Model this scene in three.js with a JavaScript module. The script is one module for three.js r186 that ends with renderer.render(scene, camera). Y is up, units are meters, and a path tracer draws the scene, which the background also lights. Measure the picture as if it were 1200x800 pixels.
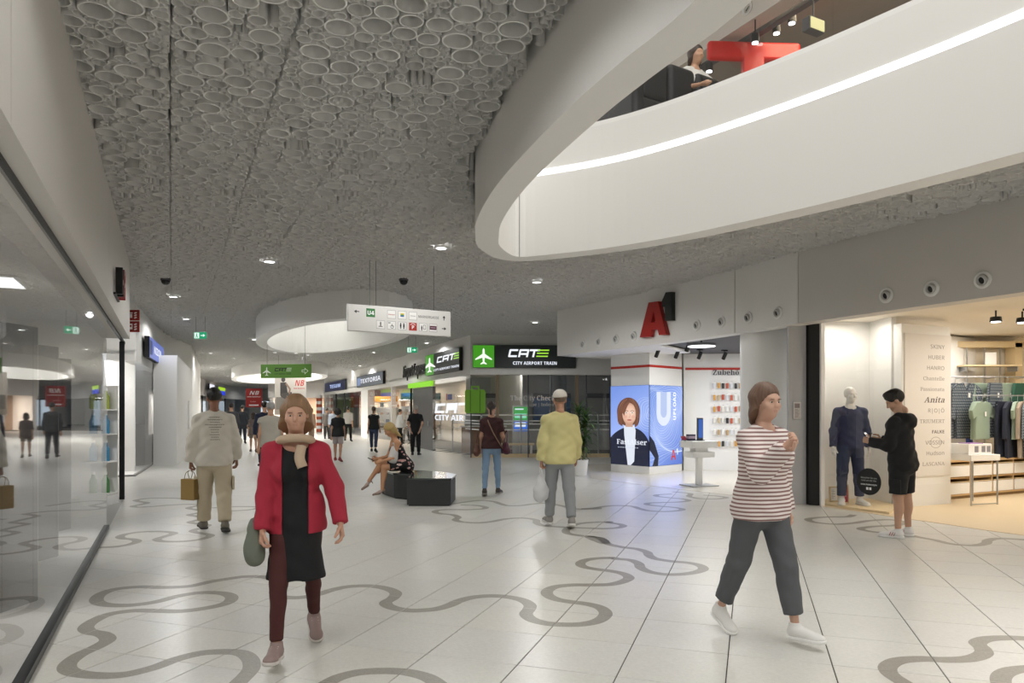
import * as THREE from 'three';
import { mergeGeometries, mergeVertices, toCreasedNormals } from 'three/addons/utils/BufferGeometryUtils.js';
import { RoundedBoxGeometry } from 'three/addons/geometries/RoundedBoxGeometry.js';
import { DecalGeometry } from 'three/addons/geometries/DecalGeometry.js';
import { TextGeometry } from 'three/addons/geometries/TextGeometry.js';
import { FontLoader } from 'three/addons/loaders/FontLoader.js';
import { RectAreaLightUniformsLib } from 'three/addons/lights/RectAreaLightUniformsLib.js';

// ---------------------------------------------------------------- camera, exposure, large lights
const F = 835, CY = 482, EYE = 1.525;                       // focal length and horizon in pixels of a 1200 x 800 frame, eye height in metres
const scene = new THREE.Scene();
scene.background = new THREE.Color(0x000000);
const camera = new THREE.PerspectiveCamera(2 * Math.atan(400 / F) * 180 / Math.PI, 1.5, 0.05, 200);
camera.position.set(0, EYE, 0);
camera.lookAt(0, EYE, -10);
camera.setViewOffset(1200, 800, 0, 400 - CY, 1200, 800);    // a shifted lens keeps the uprights upright
const renderer = new THREE.WebGLRenderer({ antialias: true });
renderer.toneMapping = THREE.LinearToneMapping;
renderer.toneMappingExposure = 1.15;
renderer.shadowMap.enabled = true;
RectAreaLightUniformsLib.init();
const HC = 4.05, HR = 3.47, HSL = 2.77, HSR = 2.93;         // ceiling, ring lip, soffit left, soffit right
function areaLight(X, y, d, w, l, power, color = 0xfdfdfb, turn = 0) {      // faces down
  const a = new THREE.RectAreaLight(color, power, w, l);
  a.position.set(X, y, -d); a.rotation.set(-Math.PI / 2, 0, turn, 'YXZ'); a.rotation.order = 'YXZ';
  a.rotation.set(-Math.PI / 2, turn, 0); a.castShadow = true; scene.add(a); return a;
}
// ---------------------------------------------------------------- helpers
let seed = 7;
const rnd = () => { seed = (seed * 1664525 + 1013904223) >>> 0; return seed / 4294967296; };
const rr = (a, b) => a + (b - a) * rnd();
const gp = (px, py) => { const d = F * EYE / (py - CY); return [(px - 600) / F * d, d]; };           // a pixel on the ground
const hp = (px, py, H) => { const d = F * (H - EYE) / (CY - py); return [(px - 600) / F * d, d]; };  // a pixel at a known height
const V = (X, y, d) => new THREE.Vector3(X, y, -d);
const proj = (X, y, d) => [600 + F * X / d, CY - F * (y - EYE) / d];
const EL = [-.4323, .9017], NL = [.9017, .4323], G0 = [-.83, 0];
const LP = (s, o = 0) => [G0[0] + s * EL[0] + o * NL[0], G0[1] + s * EL[1] + o * NL[1]];             // along the left shop front
const ANG_L = Math.atan2(EL[0], EL[1]);
const names = {};
const numbered = (n) => { const k = names[n] = (names[n] ?? -1) + 1; return k ? n + '_' + String(k).padStart(3, '0') : n; };
const tag = (o, label, category, group, kind) => { Object.assign(o.userData, { label, category }); if (group) o.userData.group = group; if (kind) o.userData.kind = kind; return o; };
const sh = (m) => { m.castShadow = m.receiveShadow = true; return m; };
function thing(name, label, category, group, pos = [0, 0, 0], turn = 0) {
  const g = new THREE.Group(); g.name = numbered(name); g.position.set(pos[0], pos[1], -pos[2]); g.rotation.y = turn; scene.add(g);
  return tag(g, label, category, group);
}
function struct(name, label, category) { const g = new THREE.Group(); g.name = name; scene.add(g); return tag(g, label, category, undefined, 'structure'); }
function part(name, geo, mat, parent) { const m = sh(new THREE.Mesh(Array.isArray(geo) ? mergeGeometries(geo.map(norm)) : geo, mat)); m.name = name; parent.add(m); return m; }
function norm(g) { const h = g.index ? g.toNonIndexed() : g.clone(); for (const k of Object.keys(h.attributes)) if (!['position', 'normal', 'uv'].includes(k)) h.deleteAttribute(k); if (!h.attributes.uv) h.setAttribute('uv', new THREE.BufferAttribute(new Float32Array(h.attributes.position.count * 2), 2)); return h; }
const bx = (w, h, l, x = 0, y = 0, z = 0, r = 0) => (r > 0 ? new RoundedBoxGeometry(w, h, l, 2, r) : new THREE.BoxGeometry(w, h, l)).translate(x, y, z);
const cyl = (r0, r1, h, x = 0, y = 0, z = 0, n = 24) => new THREE.CylinderGeometry(r0, r1, h, n).translate(x, y, z);
const bar = (a, b, r, n = 8) => { const A = new THREE.Vector3(...a), B = new THREE.Vector3(...b), g = new THREE.CylinderGeometry(r, r, A.distanceTo(B), n); g.applyQuaternion(new THREE.Quaternion().setFromUnitVectors(new THREE.Vector3(0, 1, 0), B.clone().sub(A).normalize())); const m = A.add(B).multiplyScalar(.5); return g.translate(m.x, m.y, m.z); };
const lathe = (pts, n = 32) => toCreasedNormals(new THREE.LatheGeometry(pts.map((p) => new THREE.Vector2(...p)), n), .6);
const tube = (pts, r, n = 40, k = 8) => new THREE.TubeGeometry(new THREE.CatmullRomCurve3(pts.map((p) => new THREE.Vector3(...p))), n, r, k);
const shape = (pts, holes = []) => { const s = new THREE.Shape(pts.map((p) => new THREE.Vector2(...p))); for (const h of holes) s.holes.push(new THREE.Path(h.map((p) => new THREE.Vector2(...p)))); return s; };
const prism = (pts, y0, y1, holes = []) => new THREE.ExtrudeGeometry(shape(pts, holes), { depth: y1 - y0, bevelEnabled: false }).rotateX(-Math.PI / 2).translate(0, y0, 0);   // pts in (X, d)
const plate = (pts, t, holes = []) => new THREE.ExtrudeGeometry(shape(pts, holes), { depth: t, bevelEnabled: false });   // pts in (x, y), thickness along z
function strip(pts, y0, y1, t, uvx = 1) {         // an upright band along a polyline of (X, d); t is its thickness to the left of travel
  const n = pts.length, off = offset(pts, t), pos = [], idx = [], uv = []; let s = 0;
  for (let i = 0; i < n; i++) {
    if (i) s += Math.hypot(pts[i][0] - pts[i - 1][0], pts[i][1] - pts[i - 1][1]);
    for (const [p, y] of [[pts[i], y0], [pts[i], y1], [off[i], y1], [off[i], y0]]) { pos.push(p[0], y, -p[1]); uv.push(s * uvx, y); }
  }
  for (let i = 0; i < n - 1; i++) for (let k = 0; k < 4; k++) { const a = i * 4 + k, b = i * 4 + (k + 1) % 4, c = a + 4, e = b + 4; idx.push(a, c, b, b, c, e); }
  const m = (n - 1) * 4; idx.push(0, 1, 2, 0, 2, 3, m, m + 2, m + 1, m, m + 3, m + 2);
  const g = new THREE.BufferGeometry(); g.setAttribute('position', new THREE.Float32BufferAttribute(pos, 3)); g.setAttribute('uv', new THREE.Float32BufferAttribute(uv, 2)); g.setIndex(idx);
  return toCreasedNormals(g, .5);
}
function offset(pts, t, closed = false) {
  const n = pts.length;
  return pts.map((p, i) => {
    const a = closed ? pts[(i + n - 1) % n] : pts[Math.max(0, i - 1)], b = closed ? pts[(i + 1) % n] : pts[Math.min(n - 1, i + 1)];
    const dx = b[0] - a[0], dy = b[1] - a[1], l = Math.hypot(dx, dy) || 1;
    return [p[0] - dy / l * t, p[1] + dx / l * t];
  });
}
const smooth = (pts, n, closed = false) => new THREE.CatmullRomCurve3(pts.map((p) => new THREE.Vector3(p[0], p[1], 0)), closed, 'centripetal').getSpacedPoints(n).map((v) => [v.x, v.y]).slice(0, closed ? n : n + 1);
const inside = (p, poly) => { let c = false; for (let i = 0, j = poly.length - 1; i < poly.length; j = i++) { const a = poly[i], b = poly[j]; if ((a[1] > p[1]) !== (b[1] > p[1]) && p[0] < (b[0] - a[0]) * (p[1] - a[1]) / (b[1] - a[1]) + a[0]) c = !c; } return c; };
function canvasTex(w, h, draw, srgb = true) { const c = document.createElement('canvas'); c.width = w; c.height = h; draw(c.getContext('2d'), w, h); const t = new THREE.CanvasTexture(c); if (srgb) t.colorSpace = THREE.SRGBColorSpace; t.anisotropy = 8; return t; }
function noiseTex(n, base, amp, cell, rep) {      // fine and coarse grain, tileable
  const d = new Uint8Array(n * n * 4), oct = [[cell, .5], [cell * 4, .3], [n >> 1, .2]].map(([c, a]) => { const m = Math.max(2, Math.min(n, c | 0)); return [m, a, Float32Array.from({ length: m * m }, rnd)]; });
  for (let y = 0; y < n; y++) for (let x = 0; x < n; x++) {
    let v = 0; for (const [m, a, t] of oct) { const u = x / n * m, w = y / n * m, i = u | 0, j = w | 0, fu = u - i, fw = w - j, q = (p, r) => t[(r % m) * m + p % m]; v += a * ((q(i, j) * (1 - fu) + q(i + 1, j) * fu) * (1 - fw) + (q(i, j + 1) * (1 - fu) + q(i + 1, j + 1) * fu) * fw); }
    for (let k = 0; k < 3; k++) d[(y * n + x) * 4 + k] = Math.max(0, Math.min(255, base[k] + (v - .5) * 2 * amp)); d[(y * n + x) * 4 + 3] = 255;
  }
  const t = new THREE.DataTexture(d, n, n); t.wrapS = t.wrapT = THREE.RepeatWrapping; t.magFilter = THREE.LinearFilter; t.minFilter = THREE.LinearMipmapLinearFilter; t.generateMipmaps = true; t.colorSpace = THREE.SRGBColorSpace; t.repeat.set(rep, rep); t.needsUpdate = true; return t;
}
const std = (color, roughness = .6, o = {}) => new THREE.MeshStandardMaterial({ color, roughness, ...o });
const glow = (color, k, o = {}) => new THREE.MeshStandardMaterial({ color: 0x111111, emissive: color, emissiveIntensity: k, roughness: .6, ...o });
const M = {
  white: std(0xf0efec, .55), wall: std(0xebe9e5, .7), fasciaShade: std(0xd6d2cc, .75), bright: std(0xf2f1ee, .5), soffit: std(0xe6e0d2, .6), grey: std(0x9b9a97, .6), dgrey: std(0x55565a, .6), dark: std(0x1c1d20, .5), black: std(0x0b0b0c, .45),
  tube: std(0xe2e1de, .6), backing: std(0xe0dfdc, .8), metal: std(0xb8babd, .3, { metalness: .9 }), dmetal: std(0x2a2b2d, .4, { metalness: .7 }),
  glass: new THREE.MeshPhysicalMaterial({ color: 0xffffff, transmission: 1, thickness: 0, roughness: .02, ior: 1.5 }),
  darkGlass: new THREE.MeshPhysicalMaterial({ color: 0x0c0f12, roughness: .05, ior: 1.5 }),
  wood: std(0xc9a777, .5), paleWood: std(0xd9c39a, .5), red: std(0xa81e15, .35), green: std(0x6aa329, .45), lamp: glow(0xffffff, 6), strip: glow(0xffffff, 2.2),
};
const text = (c, s, x, y, font, fill, align = 'left') => { c.font = font; c.fillStyle = fill; c.textAlign = align; c.textBaseline = 'middle'; c.fillText(s, x, y); };
function uprightPlane(p0, p1, y0, y1, lift = 0, flip = false) {          // a plate between two points in plan, its picture side towards the left of p0 -> p1
  const w = Math.hypot(p1[0] - p0[0], p1[1] - p0[1]), g = new THREE.PlaneGeometry(w, y1 - y0);
  const nx = -(p1[1] - p0[1]) / w, nd = (p1[0] - p0[0]) / w;
  g.rotateY(Math.atan2(p1[1] - p0[1], p1[0] - p0[0]));
  const s = flip ? -1 : 1; g.translate((p0[0] + p1[0]) / 2 + nx * lift * s, (y0 + y1) / 2, -((p0[1] + p1[1]) / 2 + nd * lift * s)); return g;
}
// ---------------------------------------------------------------- plan of the place, in (X, d): d runs away from the camera
const RIGHT = smooth([[11.5, -2.6], [8.5, 3.4], [6.02, 8.38], [4.75, 10.96], [3.38, 14.13], [2.2, 16.25], [1.146, 18.05]], 60);
const CAT0 = [-1.38, 23.6];
const CATL = smooth([CAT0, [-3.04, 27.6], [-6.23, 35.9], [-8.8, 42], [-14.2, 53.8]], 40);
const FAR3 = smooth([[-17.5, 40], [-21.5, 48], [-25.4, 60], [-28, 72], [-28.5, 80]], 20);
const RINGS = [[[-5.0, 19.4], 4.95, 1.8, 0], [[-14.0, 42.5], 8, 2.5, 0]].map(([c, a, b]) => Array.from({ length: 72 }, (_, i) => { const t = i / 72 * Math.PI * 2, u = Math.cos(t) * a, v = Math.sin(t) * b; return [c[0] + EL[0] * u + NL[0] * v, c[1] + EL[1] * u + NL[1] * v]; }));
const VOID = smooth([[815, 0], [727, 73], [663, 130], [582, 217], [558, 260], [557, 275], [561, 290], [587, 304], [613, 306]].map(([x, y]) => hp(x, y, HR)).concat([[.724, 9.0], [1.36, 8.63], [1.96, 8.13], [2.57, 7.48], [3.27, 6.62], [4.02, 5.52], [5.2, 3.3], [5.9, 1], [5.6, -1.5], [4.4, -3], [2.9, -2.6], [1.85, -.9], [1.3, 1.2]]), 160, true);
const MALL = [LP(-7, .1), LP(14.5, .1), LP(14.5, -3), LP(19.5, -3), LP(19.5, 0), [-10.2, 20.2], [-11.4, 23.6], [-12.3, 27.5], ...FAR3, [-21.9, 80], [-21.9, 64], [-15, 64], ...[...CATL].reverse(), [4.5, 23.9], [2.65, 19.2], ...[...RIGHT].reverse(), [9, -5]];

const MALLF = [LP(-7, -.2), LP(14.5, -.2), LP(14.5, -3), LP(19.5, -3), LP(19.5, 0), [-10.2, 20.2], [-9.5, 20.2], [-12.3, 27.5], ...FAR3, [-21.9, 80], [-21.9, 64], [-15, 64], ...[...CATL].reverse(), [4.5, 23.9], [4.5, 19.2], ...offset([...RIGHT].reverse(), 1.1), [9, -5]];

// ---------------------------------------------------------------- floor: a 60 cm grid, each tile with its own edges, serpentine inlay clipped to the tiles
const floor = struct('floor', 'pale stone tiled mall floor with serpentine grey inlay', 'floor');
part('floor_bed', prism([[-45, -10], [22, -10], [22, 92], [-45, 92]], -.3, -.006), std(0x4b4843, .9), floor);
const TU = [.318, .948], TV = [.948, -.318], T0 = gp(853.4, 766.4), TS = .6;
const toW = (u, v) => [T0[0] + TU[0] * u + TV[0] * v, T0[1] + TU[1] * u + TV[1] * v];
const toUV = (p) => { const x = p[0] - T0[0], y = p[1] - T0[1]; return [x * TU[0] + y * TU[1], x * TV[0] + y * TV[1]]; };
const gU = .0022, gV = .0034;
const tileGeo = (() => { const a = TS / 2 - gU, b = TS / 2 - gV, q = .0012, g = new THREE.BufferGeometry();   // u along the major joints
  const top = [[-a + q, -b + q], [a - q, -b + q], [a - q, b - q], [-a + q, b - q]], low = [[-a, -b], [a, -b], [a, b], [-a, b]], P = [], U = [], N = [];
  const put = (u, v, y) => { P.push(TU[0] * u + TV[0] * v, y, -(TU[1] * u + TV[1] * v)); U.push(u, v); };
  const tri = (A, B, C) => { for (const [[u, v], y] of [A, B, C]) put(u, v, y); };
  tri([top[0], 0], [top[2], 0], [top[1], 0]); tri([top[0], 0], [top[3], 0], [top[2], 0]);
  for (let i = 0; i < 4; i++) { const j = (i + 1) % 4; tri([top[i], 0], [top[j], 0], [low[j], -.002]); tri([top[i], 0], [low[j], -.002], [low[i], -.002]); tri([low[i], -.002], [low[j], -.002], [low[j], -.01]); tri([low[i], -.002], [low[j], -.01], [low[i], -.01]); }
  g.setAttribute('position', new THREE.Float32BufferAttribute(P, 3)); g.setAttribute('uv', new THREE.Float32BufferAttribute(U, 2)); g.computeVertexNormals(); 
  const n = g.attributes.normal; if (n.getY(0) < 0) { const p = g.attributes.position.array, u = g.attributes.uv.array; for (let i = 0; i < p.length; i += 9) for (let k = 0; k < 3; k++) { const t = p[i + 3 + k]; p[i + 3 + k] = p[i + 6 + k]; p[i + 6 + k] = t; } for (let i = 0; i < u.length; i += 6) for (let k = 0; k < 2; k++) { const t = u[i + 2 + k]; u[i + 2 + k] = u[i + 4 + k]; u[i + 4 + k] = t; } g.computeVertexNormals(); }
  return g; })();
const stoneTex = noiseTex(256, [212, 210, 204], 9, 48, 1.6);
const tileMats = [[1, 1, 1], [.975, .975, .98], [1, .99, .97], [.985, .985, .975]].map((c) => { const m = new THREE.MeshPhysicalMaterial({ map: stoneTex, roughness: .3, ior: 1.45 }); m.color.setRGB(...c); return m; });
{
  const list = [];
  for (let i = -22; i < 150; i++) for (let j = -70; j < 40; j++) { const p = toW((i + .5) * TS, (j + .5) * TS); if (p[1] < 92 && [[0, 0], [1, 0], [1, 1], [0, 1]].some(([a, b]) => inside(toW((i + a) * TS, (j + b) * TS), MALLF))) { const [x, y] = p[1] > .5 ? proj(p[0], 0, p[1]) : [-1e4, 0]; list.push([p, x > -60 && x < 1260 && y < 860 ? 1 / (p[1] * p[1]) : 0]); } }
  list.sort((a, b) => b[1] - a[1]);
  const rest = [];
  list.forEach(([p, k], i) => { if (i < 300) { const m = sh(new THREE.Mesh(tileGeo, tileMats[(rnd() * 4) | 0])); m.position.set(p[0], 0, -p[1]); m.name = 'tile'; floor.add(m); } else rest.push(tileGeo.clone().translate(p[0], 0, -p[1])); });
  const m = part('tile_field', mergeGeometries(rest), tileMats[0], floor); m.userData.kind = 'stuff';
}
{
  // centre lines read from the photograph, turned into ground points
  const cr = (ox, oy, k, l) => l.map(([x, y]) => [ox + x / k, oy + y / k]);
  const A = [...cr(0, 560, 3.333, [[900, 830], [930, 800], [980, 745], [975, 705], [940, 683], [880, 678], [790, 683], [690, 707], [600, 740], [480, 768], [360, 770], [275, 755], [262, 730], [310, 690], [375, 660], [420, 632], [400, 610], [350, 600], [335, 583], [370, 555], [430, 531], [520, 518], [600, 518], [700, 520], [790, 510], [880, 490], [905, 466], [870, 450], [780, 448], [700, 460], [600, 485], [500, 497], [410, 494], [377, 480], [395, 453], [450, 434], [540, 425], [640, 427], [740, 422], [830, 403], [920, 389]]),
    ...cr(240, 560, 3.333, [[150, 385], [230, 386], [280, 400], [285, 425], [275, 447], [300, 463], [360, 467], [430, 457], [500, 436], [560, 424], [640, 421], [705, 430], [745, 448], [735, 468], [706, 487], [730, 505], [800, 517], [880, 514]]),
    ...cr(500, 640, 5, [[60, 366], [130, 346], [200, 316], [280, 297], [380, 290], [480, 297], [560, 315], [605, 345], [600, 368], [582, 397], [620, 430], [700, 451], [790, 458], [900, 457], [990, 441], [1040, 412], [1047, 385], [1010, 356], [930, 336], [850, 326], [760, 310], [708, 283], [712, 256], [760, 236], [860, 226], [960, 226], [1080, 222], [1155, 204], [1185, 183], [1150, 160], [1070, 143], [1000, 135], [920, 119], [900, 101], [930, 81], [1000, 70], [1100, 68]]),
    ...cr(700, 640, 5, [[100, 71], [190, 80], [240, 100], [255, 126], [310, 150], [400, 164], [480, 164], [560, 155], [612, 140], [620, 125], [590, 108], [530, 96], [440, 88], [340, 72], [303, 53], [290, 34], [230, 15], [150, 5]]),
    ...cr(680, 560, 5, [[160, 385], [140, 365], [110, 350], [50, 343]]), ...cr(480, 560, 5, [[1150, 385], [1130, 360], [1080, 345], [1000, 337], [930, 325], [915, 308], [950, 280], [1000, 266], [1100, 258], [1180, 257]]),
    ...cr(680, 560, 5, [[160, 259], [230, 270], [253, 280], [220, 291], [140, 296], [60, 294]]), ...cr(480, 560, 5, [[960, 290], [860, 285], [780, 278], [745, 263], [740, 246], [700, 237], [640, 234], [560, 240], [480, 255], [400, 262], [310, 257], [268, 245], [285, 230], [250, 215], [180, 208], [148, 199], [170, 188], [240, 184], [340, 185], [430, 180], [445, 171], [390, 160], [300, 157]])];
  const B = [...cr(480, 560, 5, [[250, 152], [350, 137], [420, 131], [490, 137], [530, 150], [580, 162], [660, 160], [720, 152], [800, 148], [880, 160], [950, 177], [1020, 182], [1120, 178]]), ...cr(680, 560, 5, [[10, 180], [70, 177], [150, 165], [220, 161], [300, 165], [350, 180], [400, 191], [490, 196], [580, 190], [597, 181], [550, 172], [460, 164], [392, 155], [400, 147], [480, 143], [580, 140], [635, 132], [600, 122], [520, 115], [448, 106], [452, 98], [540, 93]])];
  const B2 = cr(680, 560, 5, [[540, 80], [640, 90], [640, 108], [700, 120], [800, 122], [855, 114], [800, 105], [720, 100]]);
  const C = cr(240, 560, 3.333, [[450, 825], [480, 800], [530, 776], [600, 759], [690, 753], [780, 757], [860, 775], [905, 800], [930, 825]]);
  const D = cr(900, 560, 3.333, [[580, 830], [530, 800], [478, 765], [468, 737], [510, 713], [600, 706], [700, 710], [790, 705], [842, 685], [838, 665], [818, 645], [850, 629], [920, 624], [1010, 627], [1100, 640]]);
  const D2 = cr(900, 560, 3.333, [[930, 830], [910, 800], [915, 770], [950, 752], [1010, 744], [1100, 740]]);
  const E = cr(900, 560, 3.333, [[335, 143], [310, 151], [230, 152], [158, 160], [180, 172], [260, 180], [330, 176], [400, 166], [480, 163], [540, 172], [500, 184], [400, 190], [362, 199], [420, 211], [510, 214], [590, 231], [650, 242], [720, 258], [800, 263], [850, 255], [860, 243], [900, 236], [1010, 241]]);
  const G = [...cr(120, 540, 5.4545, [[-150, 545], [-60, 556], [0, 552], [80, 548], [165, 535], [222, 512], [190, 500], [130, 495], [112, 483], [150, 468], [230, 455], [340, 450], [435, 455], [455, 463], [400, 482], [348, 500], [380, 513], [480, 515], [580, 508], [660, 492], [690, 474], [620, 460], [578, 449], [600, 436], [655, 421], [672, 409], [610, 402], [562, 391], [600, 379], [655, 367], [610, 354], [556, 345], [600, 334], [650, 324], [600, 312], [550, 301], [590, 289], [630, 280], [540, 277], [440, 281], [330, 290], [220, 295], [196, 288], [240, 279], [285, 268], [230, 258], [215, 250], [300, 238], [430, 237], [560, 244]])];
  const G2 = cr(120, 540, 5.4545, [[700, 300], [770, 296], [900, 291], [1000, 296], [960, 309], [850, 318], [780, 318]]);
  const inlay = new THREE.MeshPhysicalMaterial({ map: noiseTex(256, [150, 145, 135], 16, 64, 2.2), roughness: .36, ior: 1.45 });
  const clipAx = (poly, ax, lim, sg) => { const out = []; for (let i = 0; i < poly.length; i++) { const a = poly[i], b = poly[(i + 1) % poly.length], ia = (a[ax] - lim) * sg <= 0, ib = (b[ax] - lim) * sg <= 0; if (ia) out.push(a); if (ia !== ib) { const t = (lim - a[ax]) / (b[ax] - a[ax]); out.push([a[0] + (b[0] - a[0]) * t, a[1] + (b[1] - a[1]) * t]); } } return out; };
  for (const line of [A, B, B2, C, D, D2, E, G, G2]) {
    const w = line.map(([x, y]) => gp(x, y)); let len = 0; for (let i = 1; i < w.length; i++) len += Math.hypot(w[i][0] - w[i - 1][0], w[i][1] - w[i - 1][1]);
    const c = smooth(w, Math.round(len / .025)), l = offset(c, .052), r = offset(c, -.052), pos = [], uv = [];
    for (let i = 0; i < c.length - 1; i++) {
      const quad = [l[i], l[i + 1], r[i + 1], r[i]].map(toUV), us = quad.map((q) => q[0]), vs = quad.map((q) => q[1]);
      for (let a = Math.floor(Math.min(...us) / TS); a <= Math.floor(Math.max(...us) / TS); a++) for (let b = Math.floor(Math.min(...vs) / TS); b <= Math.floor(Math.max(...vs) / TS); b++) {
        let p = clipAx(quad, 0, a * TS + gU, -1); if (p.length) p = clipAx(p, 0, (a + 1) * TS - gU, 1); if (p.length) p = clipAx(p, 1, b * TS + gV, -1); if (p.length) p = clipAx(p, 1, (b + 1) * TS - gV, 1);
        for (let k = 1; k < p.length - 1; k++) { const t = [p[0], p[k], p[k + 1]].map((q) => toW(...q)), cr_ = (t[1][0] - t[0][0]) * (t[2][1] - t[0][1]) - (t[1][1] - t[0][1]) * (t[2][0] - t[0][0]); for (const q of cr_ > 0 ? t : [t[0], t[2], t[1]]) { pos.push(q[0], .0006, -q[1]); uv.push(q[0], q[1]); } }
      }
    }
    const g = new THREE.BufferGeometry(); g.setAttribute('position', new THREE.Float32BufferAttribute(pos, 3)); g.setAttribute('uv', new THREE.Float32BufferAttribute(uv, 2)); g.computeVertexNormals();
    part('inlay_band', g, inlay, floor).userData.label = 'winding grey stone inlay band';
  }
}
// ---------------------------------------------------------------- ceiling: panels of hanging tubes under a dark deck
const ceiling = struct('ceiling', 'grey ceiling of hanging open tubes of mixed widths', 'ceiling');
part('ceiling_deck', prism([[-45, -10], [22, -10], [22, 92], [-45, 92]], HC + .34, HC + .8, [VOID, ...RINGS.map((r) => [...r])]), M.backing, ceiling);
const DOWN = [[316, 307], [517, 291], [629, 331], [627, 378], [203, 348], [218, 374], [298, 398], [247, 414], [274, 420], [251, 431], [267, 441], [275, 447], [361, 416], [438, 413], [423, 429], [500, 402], [413, 435], [322, 413], [347, 414]].map(([x, y]) => hp(x, y, HC - .02)).concat([[-24, 63], [-25.4, 72], [-19.5, 57], [-18, 61], [.3, .6], [-.75, 3.3], [.8, -1.6], [2.2, -4.6], [5.2, -4.6], [7.4, 4.6], [7.2, 1], [8.6, -1.6]]);  // appended lamps are added, several to brighten the far and left fascias
{
  const S = .75, variants = [];
  for (let v = 0; v < 14; v++) {
    const cs = [], stages = [[.08, .106, 40], [.06, .08, 110], [.043, .06, 420], [.029, .044, 1700], [.019, .03, 4200]];       // large tubes first, then ever smaller ones that just touch
    for (const [r0, r1, n] of stages) for (let t = 0; t < n; t++) { const x = rnd() * S, y = rnd() * S; let r = Math.min(r1, x, y, S - x, S - y); for (const c of cs) { r = Math.min(r, Math.hypot(c[0] - x, c[1] - y) - c[2]); if (r < r0) break; } if (r >= r0) cs.push([x, y, r]); }
    variants.push(cs);
  }
  const unit = toCreasedNormals(new THREE.LatheGeometry([[1, 1], [1, 0], [.89, 0], [.89, .56], [0, .56]].map((p) => new THREE.Vector2(...p)), 16), .5);
  const near = [], all = [];
  for (let i = -12; i < 124; i++) for (let j = -2; j < 40; j++) {
    const cs = variants[(rnd() * 14) | 0], fx = rnd() < .5, fy = rnd() < .5, sw = rnd() < .5, lift = rnd() < .1 ? rr(.015, .04) : rr(0, .01);
    const c0 = LP(i * S, .75 + j * S); if (c0[0] < -40 || c0[0] > 18 || c0[1] > 82) continue;
    for (let [x, y, r] of cs) {
      if (fx) x = S - x; if (fy) y = S - y; if (sw) [x, y] = [y, x];
      const p = LP(i * S + x * .996, .75 + j * S + y * .996), q = rnd(), up = q < .035 ? rr(.08, .2) : q < .12 ? rr(.02, .06) : rr(-.008, .012);
      if ((r < .03 && p[1] > 34) || !inside(p, MALL)) continue;
      if (DOWN.some((o) => Math.abs(o[0] - p[0]) < .3 && Math.hypot(o[0] - p[0], o[1] - p[1]) < .1 + r)) continue;
      all.push([p[0], p[1], r, HC + Math.max(0, up + lift), .36]);
    }
  }
  const hole = [VOID, ...RINGS].map((h) => [h, Math.min(...h.map((p) => p[0])) - .2, Math.max(...h.map((p) => p[0])) + .2, Math.min(...h.map((p) => p[1])) - .2, Math.max(...h.map((p) => p[1])) + .2]);
  const keep = all.filter(([x, y, r]) => !hole.some(([h, a, b, c, d]) => x > a && x < b && y > c && y < d && (inside([x, y], h) || h.some((p) => Math.hypot(p[0] - x, p[1] - y) < r + .005))));
  const score = (t) => { if (t[1] < 2) return 0; const [x, y] = proj(t[0], t[3], t[1]); return x > 0 && x < 1200 && y > 0 ? t[2] / t[1] : 0; };
  const sorted = keep.map((t) => [score(t), t]).sort((a, b) => b[0] - a[0]);
  const shades = [0xe2e1de, 0xdddcd9, 0xe6e5e2].map((c) => std(c, .6));
  const rest = new THREE.InstancedMesh(unit, M.tube, Math.max(1, sorted.length - 300)); rest.name = 'tube_field'; rest.userData.kind = 'stuff'; rest.castShadow = rest.receiveShadow = true;
  const mx = new THREE.Matrix4(), qn = new THREE.Quaternion();
  sorted.forEach(([, [x, d, r, y, l]], i) => {
    if (i < 300) { const m = sh(new THREE.Mesh(unit, shades[i % 3])); m.name = 'ceiling_tube'; m.position.set(x, y, -d); m.scale.set(r, l, r); ceiling.add(m); }
    else rest.setMatrixAt(i - 300, mx.compose(new THREE.Vector3(x, y, -d), qn, new THREE.Vector3(r, l, r)));
  });
  ceiling.add(rest); console.log('tubes', sorted.length);
}
// downlights, seen and added: trim, lens and the light just under the lens
{
  const trim = lathe([[.075, .0], [.1, -.004], [.104, .004], [.104, .03], [.075, .03]], 24), lens = new THREE.CylinderGeometry(.078, .078, .012, 24);
  for (const [X, d] of DOWN) {
    const t = thing('downlight', 'round recessed downlight glowing white between the ceiling tubes', 'ceiling light', 'recessed downlights in the tube ceiling', [X, HC - .02, d]);
    part('trim_ring', trim, M.bright, t); part('lens', lens.clone().translate(0, .012, 0), M.lamp, t);
    const l = new THREE.SpotLight(0xfdfdfb, d > 26 ? 8 : d < 5 && X < 2 ? 4.5 : 10, 0, 1.47, .2, 2); l.position.set(X, HC - .03, -d); l.target.position.set(X, 0, -d); l.shadow.radius = 4; l.castShadow = true; scene.add(l, l.target);
  }
}
// ring-shaped light wells
const GROWN = (r, k) => offset(r, -k, true);
function bandGeo(poly, y0, y1) { return strip([...poly, poly[0]], y0, y1, .001); }
RINGS.forEach((r, i) => {
  const t = struct('trim_' + (i + 2), ['large white oval light well hanging from the tube ceiling behind the wayfinding board', 'smaller white oval light well behind the green hanging sign'][i], 'light well');
  const inn = GROWN(r, .3), top = HC + 1.1;
  part('ring_rim', prism(r, HR, top, [inn]), M.white, t);
  part('luminous_panel_light', prism(r, top - .05, top), glow(0xfffdf6, .95), t);
  const c = [0, 1].map((k) => r.reduce((s, p) => s + p[k], 0) / r.length);
  areaLight(c[0], top - .08, c[1], i ? 2.6 : 2.1, i ? 10 : 6, i ? 8 : 6, 0xfffdf8, -ANG_L);
});
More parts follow.
